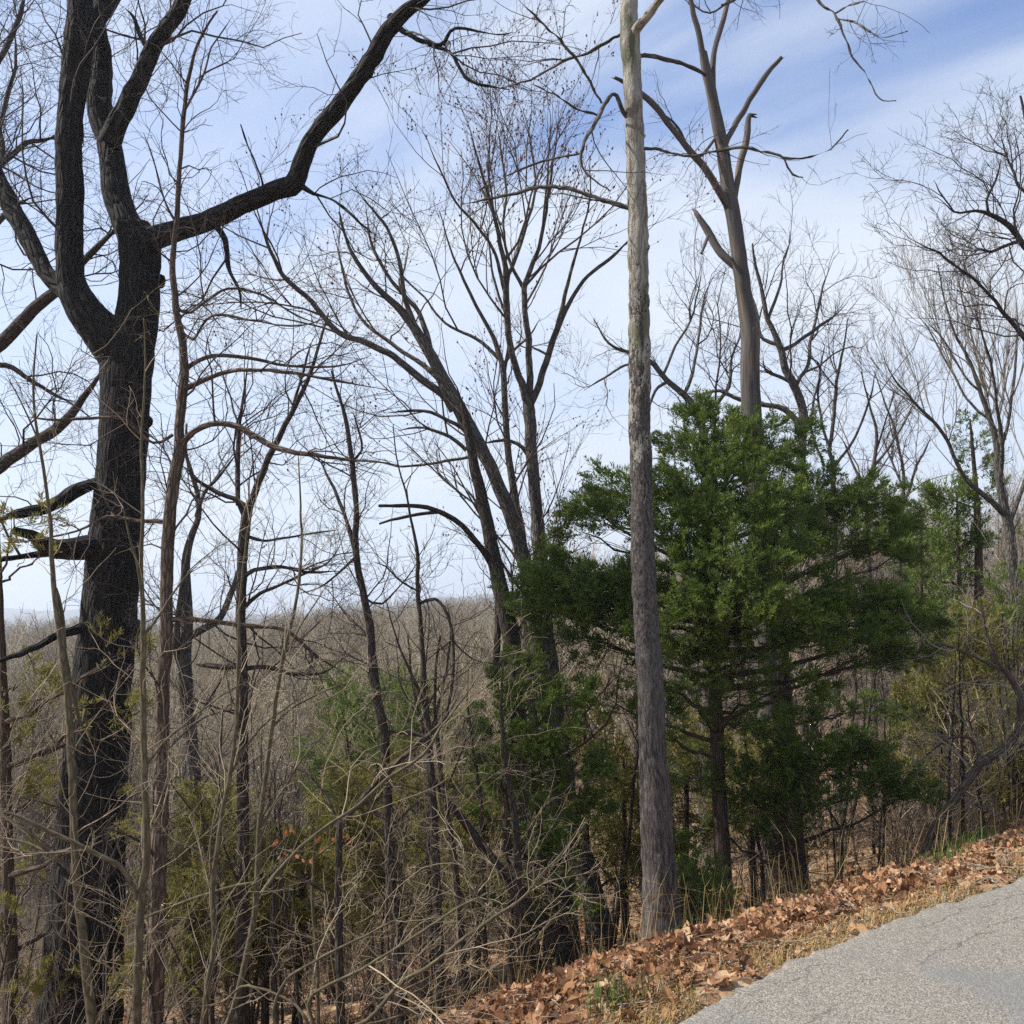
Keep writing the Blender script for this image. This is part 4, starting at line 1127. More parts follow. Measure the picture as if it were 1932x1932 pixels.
MAIN = [(1345, 790, 45, 38, 0), (1425, 815, 52, 38, 0.2), (1300, 850, 48, 40, -0.2), (1375, 880, 80, 50, -0.5), (1450, 890, 60, 45, 0.3), (1500, 850, 30, 35, 0.5),
        (1290, 930, 60, 45, -0.5), (1380, 960, 90, 55, -0.9), (1470, 970, 70, 50, -0.3), (1300, 1020, 75, 50, -0.8), (1410, 1050, 95, 55, -1.2), (1500, 1030, 60, 40, 0),
        (1160, 930, 48, 34, 0.3), (1110, 965, 45, 30, 0.4), (1150, 985, 60, 28, 0.1), (1215, 960, 40, 40, 0), (1100, 1005, 30, 18, 0.3),
        (1560, 945, 60, 45, 0.3), (1625, 960, 50, 40, 0.2), (1680, 985, 38, 42, 0.5), (1640, 1030, 62, 42, 0.0), (1690, 1050, 30, 40, 0.2), (1560, 1020, 45, 22, 0.5, 0.5),
        (1060, 1090, 60, 40, -0.2), (1015, 1140, 45, 45, -0.1), (1100, 1130, 75, 45, -0.5), (1165, 1090, 55, 40, -0.3), (1190, 1160, 70, 45, -0.6), (1080, 1190, 70, 40, -0.3, 0.8),
        (1300, 1120, 75, 50, -1.0), (1400, 1150, 95, 55, -1.3), (1300, 1200, 80, 45, -0.9, 0.8), (1500, 1130, 60, 40, -0.6, 0.8),
        (1590, 1150, 70, 38, -0.4), (1660, 1170, 65, 45, -0.5), (1725, 1175, 45, 42, -0.1), (1700, 1235, 45, 35, 0.0), (1560, 1200, 80, 38, -0.6), (1480, 1210, 70, 40, -0.9, 0.8),
        (1400, 1250, 80, 35, -0.9, 0.7), (1620, 1235, 60, 30, -0.2, 0.8), (1290, 1290, 60, 40, -0.9, 0.6), (1180, 1240, 60, 35, -0.4, 0.5),
        (1480, 1300, 100, 30, -0.5, 0.4), (1230, 1370, 60, 35, -0.6, 0.4), (1160, 1330, 60, 30, -0.2, 0.4), (1400, 1350, 80, 30, -0.7, 0.35)]
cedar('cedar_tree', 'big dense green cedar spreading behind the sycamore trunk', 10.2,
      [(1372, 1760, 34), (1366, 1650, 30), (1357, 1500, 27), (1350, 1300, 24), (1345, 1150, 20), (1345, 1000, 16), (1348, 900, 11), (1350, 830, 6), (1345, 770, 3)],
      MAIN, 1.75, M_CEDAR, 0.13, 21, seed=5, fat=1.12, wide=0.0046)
cedar('cedar_tree', 'second shaded cedar with low dark boughs over the roadside leaves', 10.8,
      [(1512, 1690, 42), (1500, 1620, 38), (1490, 1450, 32), (1480, 1300, 26), (1475, 1180, 18), (1470, 1080, 10)],
      [(1560, 1450, 90, 45, -0.6), (1640, 1480, 70, 40, -0.4), (1690, 1510, 50, 35, -0.2), (1470, 1440, 80, 40, -0.7), (1400, 1490, 80, 40, -0.6, 0.8), (1530, 1510, 90, 35, -0.8), (1610, 1420, 60, 30, -0.3, 0.8), (1320, 1460, 60, 35, -0.3, 0.6), (1500, 1370, 80, 30, -0.4, 0.6), (1620, 1340, 70, 30, 0, 0.5), (1340, 1560, 50, 30, -0.4, 0.5), (1440, 1560, 60, 25, -0.6, 0.4)],
      1.2, M_CEDAR, 0.13, 24, seed=6, fat=1.12, wide=0.0043)
cedar('cedar_tree', 'bright green young cedar standing among the maple trunks', 9.2,
      [(965, 1800, 14), (960, 1650, 13), (955, 1500, 12), (962, 1400, 9), (980, 1300, 6), (985, 1240, 3)],
      [(985, 1300, 45, 38, 0), (1050, 1320, 50, 35, -0.2), (950, 1370, 45, 35, -0.2), (1030, 1390, 60, 40, -0.4), (990, 1440, 60, 40, -0.3), (1075, 1450, 50, 40, -0.3), (940, 1470, 45, 35, 0), (1030, 1520, 60, 35, -0.3, 0.8), (960, 1540, 50, 30, 0.1, 0.6), (1090, 1550, 50, 35, -0.1, 0.6), (1000, 1600, 60, 30, 0, 0.35), (985, 1255, 22, 25, 0, 0.8)],
      1.4, M_CEDAR, 0.105, 26, seed=8, depth=0.7, fat=1.12, wide=0.0042)
cedar('cedar_tree', 'sparse olive cedar at the left edge with boughs crossing the oak trunk', 9.6,
      [(20, 1800, 24), (14, 1600, 20), (10, 1400, 17), (5, 1250, 13), (0, 1100, 9), (-5, 980, 5)],
      [(30, 975, 50, 22, -0.9, 0.5), (80, 1040, 40, 16, -0.9, 0.25), (30, 1290, 60, 30, -0.3, 0.45), (215, 1235, 45, 16, -1.0, 0.6), (205, 1330, 40, 16, -1.0, 0.45), (90, 1310, 50, 28, 0.6, 0.4), (30, 1400, 60, 36, 0, 0.45), (110, 1450, 40, 28, 0.9, 0.4), (270, 1340, 36, 22, 0.8, 0.35), (40, 1520, 60, 36, 0, 0.4), (225, 1560, 36, 24, -0.9, 0.35), (70, 1640, 60, 40, 0.8, 0.4), (235, 1660, 36, 28, 0.9, 0.4), (40, 1760, 60, 40, -0.2, 0.4), (50, 1880, 50, 40, -0.2, 0.4)],
      1.0, M_OLIVE, 0.15, 20, seed=9)
cedar('cedar_tree', 'dark cedar spire poking above the thicket at the right', 16.5,
      [(1850, 1500, 22), (1848, 1200, 18), (1845, 1000, 13), (1838, 880, 8), (1830, 790, 3)],
      [(1825, 800, 20, 16, 0), (1840, 840, 32, 20, 0), (1850, 880, 40, 22, 0), (1760, 930, 50, 32, 0), (1800, 960, 55, 32, -0.3), (1850, 940, 45, 30, 0.2), (1730, 990, 45, 32, 0.3), (1790, 1030, 60, 36, 0), (1850, 1020, 50, 34, 0.2), (1760, 1090, 60, 36, 0.2, 0.6)],
      0.8, M_CEDAR, 0.20, 20, wide=0.007, seed=10)
cedar('cedar_tree', 'cedar bush pressed against the right edge above the bank', 12.5,
      [(1960, 1560, 24), (1955, 1400, 20), (1950, 1250, 14), (1945, 1120, 6)],
      [(1910, 1110, 26, 28, 0), (1925, 1170, 34, 34, 0), (1905, 1250, 34, 36, -0.2, 0.7), (1930, 1320, 40, 34, 0, 0.5), (1900, 1190, 20, 30, 0)],
      1.0, M_CEDAR, 0.15, 20, seed=11)
olive = [('yellowish cedar bush between the dark boughs and the leaning trunk', 12.5, 1770, 1560, 1270, 95),
         ('olive cedar bush low under the sweeping whips near the maples', 10.8, 900, 1800, 1480, 100),
         ('olive cedar bush below the orange-leaved twigs', 10.2, 560, 1880, 1560, 110),
         ('olive cedar bush in the gap left of the two thin crooked stems', 11.5, 700, 1800, 1440, 95),
         ('dull green cedar bush beneath the V-forked tree', 12.0, 430, 1820, 1500, 95),
         ('small bright cedar far down the slope in the brush', 15.0, 650, 1640, 1290, 70),
         ('hazy green cedar farther down the slope by the thin dark tree', 22.0, 760, 1500, 1290, 60),
         ('olive cedar bush behind the sycamore base', 12.0, 1180, 1740, 1430, 80),
         ('olive cedar bush behind the second cedar trunk', 13.0, 1420, 1660, 1400, 90),
         ('low cedar sprig growing at the foot of the big cedar', 9.4, 1310, 1760, 1640, 55),
         ('dim cedar bush filling the lower left corner', 9.6, 350, 1940, 1640, 100),
         ('wide olive cedar bush between the brown tree and the V-forked tree', 10.6, 390, 1850, 1500, 95),
         ('olive cedar bush in the middle of the thicket behind the leaning dead stem', 11.2, 800, 1820, 1470, 105),
         ('olive cedar bush right below the bright young cedar', 10.4, 1010, 1800, 1560, 85),
         ('olive cedar bush hiding the lower trunk of the V-forked tree', 10.0, 500, 1900, 1590, 95),
         ('olive cedar bush behind the dark thin trunk with the long branch', 11.8, 630, 1800, 1500, 95),
         ('mossy green cedar bush under the fan-shaped bare tree', 12.2, 1845, 1540, 1150, 95),
         ('bright green cedar rising behind the fan-shaped bare tree trunk', 16.5, 1800, 1500, 930, 80),
         ('bright cedar bush beside the dark edge of the big cedar crown', 15.5, 1740, 1500, 960, 62),
         ('olive cedar bush at the right edge above the road', 11.5, 1915, 1560, 1330, 70),
         ('olive cedar bush under the left boughs of the big cedar', 11.6, 1110, 1760, 1330, 80),
         ('olive cedar bush seen between the big cedar trunk and the second cedar', 12.4, 1290, 1700, 1360, 90)]
for k_, (lab, d_, cx, yb, yt, hw) in enumerate(olive):
    rr_ = np.random.default_rng(40 + k_)
    H_ = yb - yt
    lobes = []
    for i in range(20):
        f_ = i / 19
        y_ = yt + 0.06 * H_ + f_ * H_ * 0.72
        lobes.append((cx + rr_.uniform(-1, 1) * hw * (0.25 + 0.75 * f_), y_, hw * rr_.uniform(0.28, 0.48), hw * rr_.uniform(0.16, 0.28), rr_.uniform(-0.5, 0.5), rr_.uniform(0.35, 0.8)))
    green = 'bright' in lab or 'hazy' in lab or 'sprig' in lab
    cedar('cedar_bush', lab, d_, [(cx, yb, 14), (cx + rr_.uniform(-12, 12), (yb + yt) / 2, 10), (cx + rr_.uniform(-15, 15), yt, 3)], lobes, 1.0, M_CEDAR if green else M_OLIVE, 0.14 * d_ / 11, 15,
          'young cedars in the thicket', wide=0.0052 * d_ / 10, limbs_every=2, seed=60 + k_, fat=1.2)


# ------------------------------------------------------------------ free-standing bare trees, woods and brush
def wild_tree(seed, H, r0, n_limb, spread, n1, n2, n3, rmin, lean=0.06, sides=8):
    """returns (trunk mesh, limb meshes, crown mesh) standing at the origin"""
    rng = np.random.default_rng(seed)
    K = 16
    t = np.linspace(0, 1, K)
    pts = np.stack([np.cumsum(rng.normal(0, lean, K)) * H * 0.06 + lean * rng.normal() * t * H, np.cumsum(rng.normal(0, lean, K)) * H * 0.06 + lean * rng.normal() * t * H, t * H - 0.2], -1)
    rad = r0 * (1 - 0.9 * t) + 0.004
    tm = (pts, rad)
    pp, pr = pts[None], rad[None]
    lp, lr = grow(pp, pr, n_limb, (H * 0.28 * spread, H * 0.5 * spread), (25, 60), (0.22, 0.92), 10, 0.14, 0.10, 0.6, 0.014, rmin * 2, 0.85, rng)
    c1 = grow(np.concatenate([lp, resample(pts, rad, 10)[0][None]]), np.concatenate([lr, resample(pts, rad, 10)[1][None]]), n1, 0.4, (25, 60), (0.2, 1), 7, 0.18, 0.06, 0.6, 0.011, rmin * 1.5, 0.8, rng)
    c2 = grow(c1[0], c1[1], n2, 0.5, (25, 60), (0.15, 1), 5, 0.2, 0.05, 0.6, 0.01, rmin * 1.2, 0.75, rng)
    parts = [tubes(*c1, 3), tubes(*c2, 3)]
    if n3:
        parts.append(tubes(*grow(c2[0], c2[1], n3, 0.5, (25, 60), (0.15, 1), 4, 0.2, 0.05, 0.6, 0.01, rmin, 0.7, rng), 3))
    return tm, (lp, lr), join(parts)


def build_wild(seed, H, r0, n_limb, spread, n1, n2, n3, rmin, bark, twig):
    tm, (lp, lr), (cv, cq) = wild_tree(seed, H, r0, n_limb, spread, n1, n2, n3, rmin)
    tr = limb_mesh('trunk', tm[0], tm[1], 9)
    tr.materials.append(bark)
    ls = []
    for i in range(len(lp)):
        m = limb_mesh('limb', lp[i], lr[i], 5)
        m.materials.append(bark)
        ls.append(m)
    c = make_mesh('crown', cv, cq)
    c.materials.append(twig)
    return tr, ls, c


protos = [build_wild(100 + i, h, r, nl, sp, 60, 330, 900, 0.0035, [M_GREY, M_DARK, M_SHAG][i % 3], [M_TWIGG, M_TWIGP, M_TWIGR][i % 3])
          for i, (h, r, nl, sp) in enumerate([(9.0, 0.09, 8, 0.8), (8.0, 0.07, 7, 0.7), (10.0, 0.11, 9, 0.9), (6.5, 0.05, 7, 0.8), (7.5, 0.06, 6, 0.6)])]
thin = [build_wild(200 + i, h, r, 6, 0.5, 16, 44, 70, 0.0022, [M_DARK, M_DARK, M_SHAG][i % 3], [M_TWIGP, M_TWIG][i % 2]) for i, (h, r) in enumerate([(3.6, 0.028), (4.4, 0.036), (3.0, 0.022), (5.2, 0.045)])]


def put(proto, name, label, cat, group, x, y, rot, sc):
    e = base_empty(name, (x, y, float(ground(x, y)) - 0.02))
    e.rotation_euler = (RNG.normal(0, 0.05), RNG.normal(0, 0.05), rot)
    e.scale = (sc, sc, sc)
    tag(e, label, cat, group)
    tr, ls, c = proto
    link('trunk', tr, None, e)
    for m in ls:
        link('limb', m, None, e)
    link('crown', c, None, e)['kind'] = 'stuff'
    return e


SPOTS = [(150, 'left of the big oak trunk'), (310, 'between the big oak and the slender brown tree'), (460, 'between the slender brown tree and the V-forked tree'),
         (640, 'just right of the V-forked tree'), (760, 'around the thin dark leaning tree'), (930, 'around the crooked thin tree'), (1100, 'around the maple bases'), (1235, 'between the maples and the sycamore'),
         (1400, 'between the sycamore and the big cedar trunk'), (1560, 'around the second cedar trunk'), (1740, 'past the dark right edge of the cedar'), (1850, 'near the curving leaning trunk'), (9999, 'at the far right edge')]


def spot(x, y):
    px = 966 + F * x / y
    return next(t for lim, t in SPOTS if px < lim)


# mid-distance trees on the slope behind
taken = []
nput = 0
tries = 0
while nput < 84 and tries < 4000:
    tries += 1
    y = RNG.uniform(14, 46)
    x = (RNG.uniform(-0.62, 0.66) if tries % 3 else RNG.uniform(0.34, 0.6)) * y
    s, n = sn(x, y)
    if n < 4.5 or any((x - a) ** 2 + (y - b) ** 2 < 2.2 for a, b in taken):
        continue
    # crowns stay under the skyline left of the cedar; taller ones stand at the right
    g = float(ground(x, y))
    right = x / y > 0.20
    pi_ = int(RNG.integers(0, 5))
    H = [9.0, 8.0, 10.0, 6.5, 7.5][pi_]
    top = EYE + ((-0.05 if x / y < 0.02 else 0.0) if not right else 0.13) * y
    sc = min(1.25, (top - g) / H) * RNG.uniform(0.8, 1.0)
    if sc < 0.35:
        continue
    taken.append((x, y))
    if right:
        put(protos[pi_], 'bare_tree', 'bare hillside tree ' + spot(x, y), 'tree', 'bare trees on the hillside beyond the cedar', x, y, RNG.uniform(0, 6.28), sc)
    else:
        put(protos[pi_], 'bare_tree', 'bare tree down the slope ' + spot(x, y), 'tree', 'bare trees down the slope', x, y, RNG.uniform(0, 6.28), sc)
    nput += 1

# thin saplings in the understory
nput = 0
tries = 0
while nput < 96 and tries < 5000:
    tries += 1
    if tries % 3:
        y = RNG.uniform(8.0, 15)
        x = RNG.uniform(0.24, 0.56) * y
        zone = 1
    else:
        y = RNG.uniform(6.5, 16)
        x = RNG.uniform(-0.55, 0.24) * y
        zone = 0
    s, n = sn(x, y)
    if n < (2.5 if zone else 2.9) or (zone and x / y < 0.40 and y < 11.6):
        continue
    nput += 1
    pr_ = thin[int(RNG.integers(0, 4))]
    if zone:
        put(pr_, 'sapling', 'thin bare sapling on the bank ' + spot(x, y), 'sapling', 'thin saplings above the leafy bank', x, y, RNG.uniform(0, 6.28), RNG.uniform(0.4, 0.75))
    else:
        put(pr_, 'sapling', 'thin bare sapling in the thicket ' + spot(x, y), 'sapling', 'thin saplings in the lower thicket', x, y, RNG.uniform(0, 6.28), RNG.uniform(0.35, 0.65))


def scatter(name, label, cat, meshes, xs, ys, zs, sc, rot, idx):
    """one object that repeats a few meshes over many spots (geometry nodes)"""
    pc = bpy.data.collections.new(name + '_kinds')
    for i, m in enumerate(meshes):
        o = bpy.data.objects.new('%s_%02d' % (name, i), m)
        pc.objects.link(o)
    me = bpy.data.meshes.new(name)
    n = len(xs)
    me.vertices.add(n)
    me.vertices.foreach_set('co', np.stack([xs, ys, zs], -1).astype(np.float32).ravel())
    for k, v, ty in (('sc', sc, 'FLOAT'), ('rot', rot, 'FLOAT'), ('kd', idx, 'INT')):
        a = me.attributes.new(k, ty, 'POINT')
        a.data.foreach_set('value', np.asarray(v, np.int32 if ty == 'INT' else np.float32))
    o = link(name, me)
    tag(o, label, cat, kind='stuff')
    ng = bpy.data.node_groups.new(name, 'GeometryNodeTree')
    ng.interface.new_socket('Geometry', in_out='INPUT', socket_type='NodeSocketGeometry')
    ng.interface.new_socket('Geometry', in_out='OUTPUT', socket_type='NodeSocketGeometry')
    N = ng.nodes
    gi, go = N.new('NodeGroupInput'), N.new('NodeGroupOutput')
    ci = N.new('GeometryNodeCollectionInfo')
    ci.inputs['Collection'].default_value = pc
    ci.inputs['Separate Children'].default_value = True
    ci.inputs['Reset Children'].default_value = True
    ip = N.new('GeometryNodeInstanceOnPoints')
    ip.inputs['Pick Instance'].default_value = True

    def attr(k, ty):
        a = N.new('GeometryNodeInputNamedAttribute')
        a.data_type = ty
        a.inputs['Name'].default_value = k
        return a.outputs['Attribute']
    cx = N.new('ShaderNodeCombineXYZ')
    L = ng.links.new
    L(attr('rot', 'FLOAT'), cx.inputs[2])
    L(gi.outputs[0], ip.inputs['Points'])
    L(ci.outputs[0], ip.inputs['Instance'])
    L(attr('kd', 'INT'), ip.inputs['Instance Index'])
    L(cx.outputs[0], ip.inputs['Rotation'])
    L(attr('sc', 'FLOAT'), ip.inputs['Scale'])
    L(ip.outputs[0], go.inputs[0])
    o.modifiers.new('spread', 'NODES').node_group = ng
    return o


def far_kind(seed, H, twig):
    tm, (lp, lr), (cv, cq) = wild_tree(seed, H, 0.14, 9, 0.85, 90, 420, 0, 0.010)
    V, Q = join([tubes(tm[0][None], tm[1][None], 5), tubes(lp, lr, 4), (cv, cq)])
    m = make_mesh('far_tree', V, Q)
    m.materials.append(twig)
    return m


def far_mat(i, col):
    m, N = material('far_wood_%d' % i)
    rnd = N.n('ShaderNodeObjectInfo').outputs['Random']
    c = N.mix(rnd, tuple(x * f for x, f in zip(col, (0.62, 0.60, 0.62))), tuple(x * f for x, f in zip(col, (1.35, 1.35, 1.38))))
    finish(N, c, 0.9)
    return m


M_FAR = [far_mat(i, c) for i, c in enumerate([(0.34, 0.295, 0.20), (0.31, 0.275, 0.195), (0.38, 0.325, 0.215), (0.29, 0.245, 0.175)])]
far_meshes = [far_kind(300 + i, h, M_FAR[i % 4]) for i, h in enumerate([11, 12, 10, 13])]


def far_cedar(seed):
    rng = np.random.default_rng(seed)
    n = 700
    f = rng.uniform(0, 1, n) ** 0.7
    a = rng.uniform(0, 2 * PI, n)
    r = (0.15 + 1.5 * f) * rng.uniform(0.5, 1, n)
    C = np.stack([np.cos(a) * r, np.sin(a) * r, 7.0 - f * 6.2], -1)
    D = unit(np.stack([np.cos(a), np.sin(a), 0.3 + 0 * a], -1) + rng.normal(size=(n, 3)) * 0.3)
    V, Q, tip = spray_mesh('far_cedar', C, D, 0.6, 10, rng, 0.05)
    tv, tq = tubes(np.array([[[0, 0, -0.3], [0, 0, 3], [0, 0, 6.5]]], float), np.array([[0.12, 0.08, 0.02]]), 5)
    m = make_mesh('far_cedar', np.vstack([V, tv]), np.vstack([Q, tq + len(V)]), None, {'tip': np.concatenate([tip, np.zeros(len(tv))])}, False)
    m.materials.append(M_CEDAR)
    return m


far_meshes += [far_cedar(1), far_cedar(2)]
nf = 7000
yy = np.sqrt(RNG.uniform(34 ** 2, 520 ** 2, nf * 2))
near = RNG.uniform(size=nf * 2) < 0.22
yy = np.where(near, RNG.uniform(30, 130, nf * 2), yy)
xx = RNG.uniform(-0.64, 0.66, nf * 2) * yy
ok = (sn(xx, yy)[1] > 18)
xx, yy = xx[ok][:nf], yy[ok][:nf]
gz = ground(xx, yy)
sc = RNG.uniform(0.7, 1.15, len(xx)) * (0.75 + 0.35 * smooth(60, 200, yy))
kd = RNG.integers(0, 4, len(xx))
ux = xx / yy
lim = -0.035 + 0.03 * smooth(-0.3, -0.05, ux) + 0.05 * smooth(-0.02, 0.1, ux) + 0.06 * smooth(0.12, 0.3, ux)
lim = lim * smooth(150, 60, yy) + (1 - smooth(150, 60, yy)) * np.maximum(lim, -0.012 + 0.022 * smooth(-0.32, 0.0, ux))
sc = np.minimum(sc, np.maximum((EYE + lim * yy - gz) / 12.5, 0.25))
ev = (RNG.uniform(size=len(xx)) < 0.06) | ((vnoise(np.stack([xx * 0.025, yy * 0.018, xx * 0], -1)) > 0.3) & (RNG.uniform(size=len(xx)) < 0.5))
kd = np.where(ev, RNG.integers(4, 6, len(xx)), kd)
scatter('forest', 'brown leafless wood covering the far hillside', 'forest', far_meshes, xx, yy, gz, sc, RNG.uniform(0, 6.28, len(xx)), kd)


def brush_kind(seed, H, twig):
    rng = np.random.default_rng(seed)
    ns = 7
    a = rng.uniform(0, 2 * PI, ns)
    base = np.stack([np.cos(a) * 0.12, np.sin(a) * 0.12, -0.08 + 0 * a], -1)
    d = unit(np.stack([np.cos(a) * 0.5, np.sin(a) * 0.5, 1 + 0 * a], -1) + rng.normal(size=(ns, 3)) * 0.25)
    pts = np.empty((ns, 8, 3))
    pts[:, 0] = base
    L = H * rng.uniform(0.6, 1.1, ns) / 7
    for k in range(1, 8):
        d = unit(d + rng.normal(size=(ns, 3)) * 0.14 + np.array([0, 0, -0.02]))
        pts[:, k] = pts[:, k - 1] + d * L[:, None]
    rad = 0.008 * np.linspace(1, 0.3, 8)[None].repeat(ns, 0)
    c1 = grow(pts, rad, 26, 0.6, (20, 55), (0.15, 1), 6, 0.15, 0.02, 0.7, 0.008, 0.0022, 0.6, rng)
    c2 = grow(c1[0], c1[1], 70, 0.6, (20, 60), (0.1, 1), 5, 0.17, 0.0, 0.7, 0.008, 0.0016, 0.6, rng)
    V, Q = join([tubes(pts, rad, 4), tubes(*c1, 3), tubes(*c2, 3)])
    m = make_mesh('brush', V, Q)
    m.materials.append(twig)
    return m


brush = [brush_kind(400 + i, h, t) for i, (h, t) in enumerate([(1.6, M_TWIGP), (2.2, M_TWIGR), (1.2, M_TWIG), (2.6, M_TWIGG), (1.8, M_TWIGP), (1.4, M_TWIGR)])]
nb = 3400
yy = np.sqrt(RNG.uniform(5.0 ** 2, 40 ** 2, nb))
yy[: nb // 3] = RNG.uniform(6, 16, nb // 3)
xx = RNG.uniform(-0.62, 0.62, nb) * yy
s_b, n_b = sn(xx, yy)
ok = (n_b > 2.6) & (yy > 8) & ~((np.abs(xx / yy - 0.05) < 0.08) & (yy < 11)) & (RNG.uniform(size=nb) < smooth(2.2, 8.0, n_b) * (0.22 + 0.33 * smooth(11, 17, yy)))
# open, leaf-covered bank at the right
ok &= ~((xx / yy > 0.12) & (xx / yy < 0.36) & (n_b < 6) & (RNG.uniform(size=nb) < 0.6))
ok |= (xx / yy > 0.37) & (n_b > 3.2) & (RNG.uniform(size=nb) < 0.6)
xx, yy = xx[ok], yy[ok]
scatter('undergrowth', 'tangle of pale leafless brush on the wooded slope', 'brush', brush, xx, yy, ground(xx, yy), RNG.uniform(0.4, 0.8, len(xx)) * (1 + 0.7 * smooth(12, 30, yy)), RNG.uniform(0, 6.28, len(xx)), RNG.integers(0, 6, len(xx)))


# ------------------------------------------------------------------ fallen leaves, grass, gravel
def leaf_shape(seed, kind):
    rng = np.random.default_rng(seed)
    if kind == 'lobed':
        ang = np.radians([-90, -62, -28, 2, 28, 58, 90, 122, 152, 178, 208, 242])
        r = np.array([0.30, 0.62, 0.42, 0.98, 0.55, 0.92, 1.08 * 1.05, 0.92, 0.55, 0.98, 0.42, 0.62])
        order = np.argsort(ang)
        ang, r = ang[order], r[order] * rng.uniform(0.85, 1.15, 12)
        xy_ = np.stack([np.cos(ang) * r, np.sin(ang) * r], -1) * 0.5
    else:
        t = np.linspace(0, 1, 6)
        w = np.array([0.02, 0.22, 0.30, 0.24, 0.17, 0.0]) * rng.uniform(0.85, 1.2, 6)
        up = np.stack([w, t - 0.5], -1)
        dn = np.stack([-w * rng.uniform(0.8, 1.2, 6), t - 0.5], -1)[::-1][1:-1]
        xy_ = np.vstack([up, dn])
    cu = rng.uniform(-0.9, 1.3)
    fold = rng.uniform(0.1, 0.8)
    z = cu * (xy_ ** 2).sum(1) * 0.9 + fold * np.abs(xy_[:, 0]) * 0.5 + rng.normal(0, 0.06, len(xy_))
    V = np.vstack([np.column_stack([xy_, z]), [[0, 0, 0]]])
    n = len(xy_)
    T = np.stack([np.arange(n), (np.arange(n) + 1) % n, np.full(n, n)], -1)
    # stalk
    V = np.vstack([V, [[-0.012, -0.2, 0.0], [0.012, -0.2, 0.0], [0.0, -0.75, 0.08]]])
    T = np.vstack([T, [[n + 1, n + 2, n + 3]]])
    return V, T


shapes = [leaf_shape(i, 'lobed' if i < 7 else 'oval') for i in range(10)]


def rot_mats(rng, n, tilt):
    a = rng.uniform(0, 2 * PI, n)
    bx, by = rng.normal(0, tilt, n), rng.normal(0, tilt, n)
    ca, sa, cb, sb, cc, sc_ = np.cos(a), np.sin(a), np.cos(bx), np.sin(bx), np.cos(by), np.sin(by)
    Z0, O = np.zeros(n), np.ones(n)
    Rz = np.stack([np.stack([ca, -sa, Z0], -1), np.stack([sa, ca, Z0], -1), np.stack([Z0, Z0, O], -1)], 1)
    Rx = np.stack([np.stack([O, Z0, Z0], -1), np.stack([Z0, cb, -sb], -1), np.stack([Z0, sb, cb], -1)], 1)
    Ry = np.stack([np.stack([cc, Z0, sc_], -1), np.stack([Z0, O, Z0], -1), np.stack([-sc_, Z0, cc], -1)], 1)
    return Rx @ Ry @ Rz


lr_ = np.random.default_rng(77)
# candidate spots for the litter on the near bank
n_l = 27000
ss = lr_.uniform(-3.5, 9.5, n_l)
nn = np.abs(lr_.normal(0, 1, n_l)) * 1.5 + 0.12
lx, ly = xy(ss, nn + edge_n(ss))
vis = (ly > 3.0) & (np.abs(lx / ly) < 0.62)
dens = smooth(-0.05, 0.45, nn) * (0.5 + 0.5 * smooth(-0.4, 0.3, vnoise(np.stack([lx * 1.4, ly * 1.4, lx * 0], -1)))) 
vis &= (lr_.uniform(size=n_l) < dens) | (nn < 0)
lx, ly, nn = lx[vis], ly[vis], nn[vis]
lz = np.where(nn < 0.02, road_z(sn(lx, ly)[0]) + 0.03, ground(lx, ly)) + np.abs(lr_.normal(0, 0.022, len(lx))) * smooth(0.1, 0.8, nn) + 0.012
lsz = (0.024 + 0.085 * lr_.beta(1.2, 2.6, len(lx))) * np.where(lr_.uniform(size=len(lx)) < 0.25, 1.25, 1.0)
app = lsz / ly * (1 + 0.4 * lr_.uniform(size=len(lx)))
order = np.argsort(-app)
big, rest = order[:300], order[300:]
leaf_me = []
for i, (v, t) in enumerate(shapes):
    for j in range(3):
        m = make_mesh('leaf', v, None, t, None, False)
        m.materials.append(LEAF_MATS[(i + 2 * j) % 6])
        leaf_me.append(m)
for i in big:
    o = link('leaf', leaf_me[int(lr_.integers(0, len(leaf_me)))], None, ground_obj, (lx[i], ly[i], lz[i] + 0.02))
    o.rotation_euler = (lr_.normal(0, 0.45), lr_.normal(0, 0.45), lr_.uniform(0, 6.28))
    o.scale = (lsz[i],) * 3


def leaf_mass(lx, ly, lz, size, rng, tilt):
    Vs, Ts, tone, o = [], [], [], 0
    kind = rng.integers(0, len(shapes), len(lx))
    R = rot_mats(rng, len(lx), tilt)
    for k, (v, t) in enumerate(shapes):
        i = np.where(kind == k)[0]
        if not len(i):
            continue
        W_ = np.einsum('nij,vj->nvi', R[i], v) * size[i][:, None, None] + np.stack([lx[i], ly[i], lz[i]], -1)[:, None, :]
        Vs.append(W_.reshape(-1, 3))
        Ts.append((np.arange(len(i))[:, None, None] * len(v) + t[None]).reshape(-1, 3) + o)
        tone.append(np.repeat(rng.beta(0.9, 1.1, len(i)), len(v)))
        o += len(i) * len(v)
    return make_mesh('leaf_litter', np.concatenate(Vs), None, np.concatenate(Ts), {'tone': np.concatenate(tone)}, False)


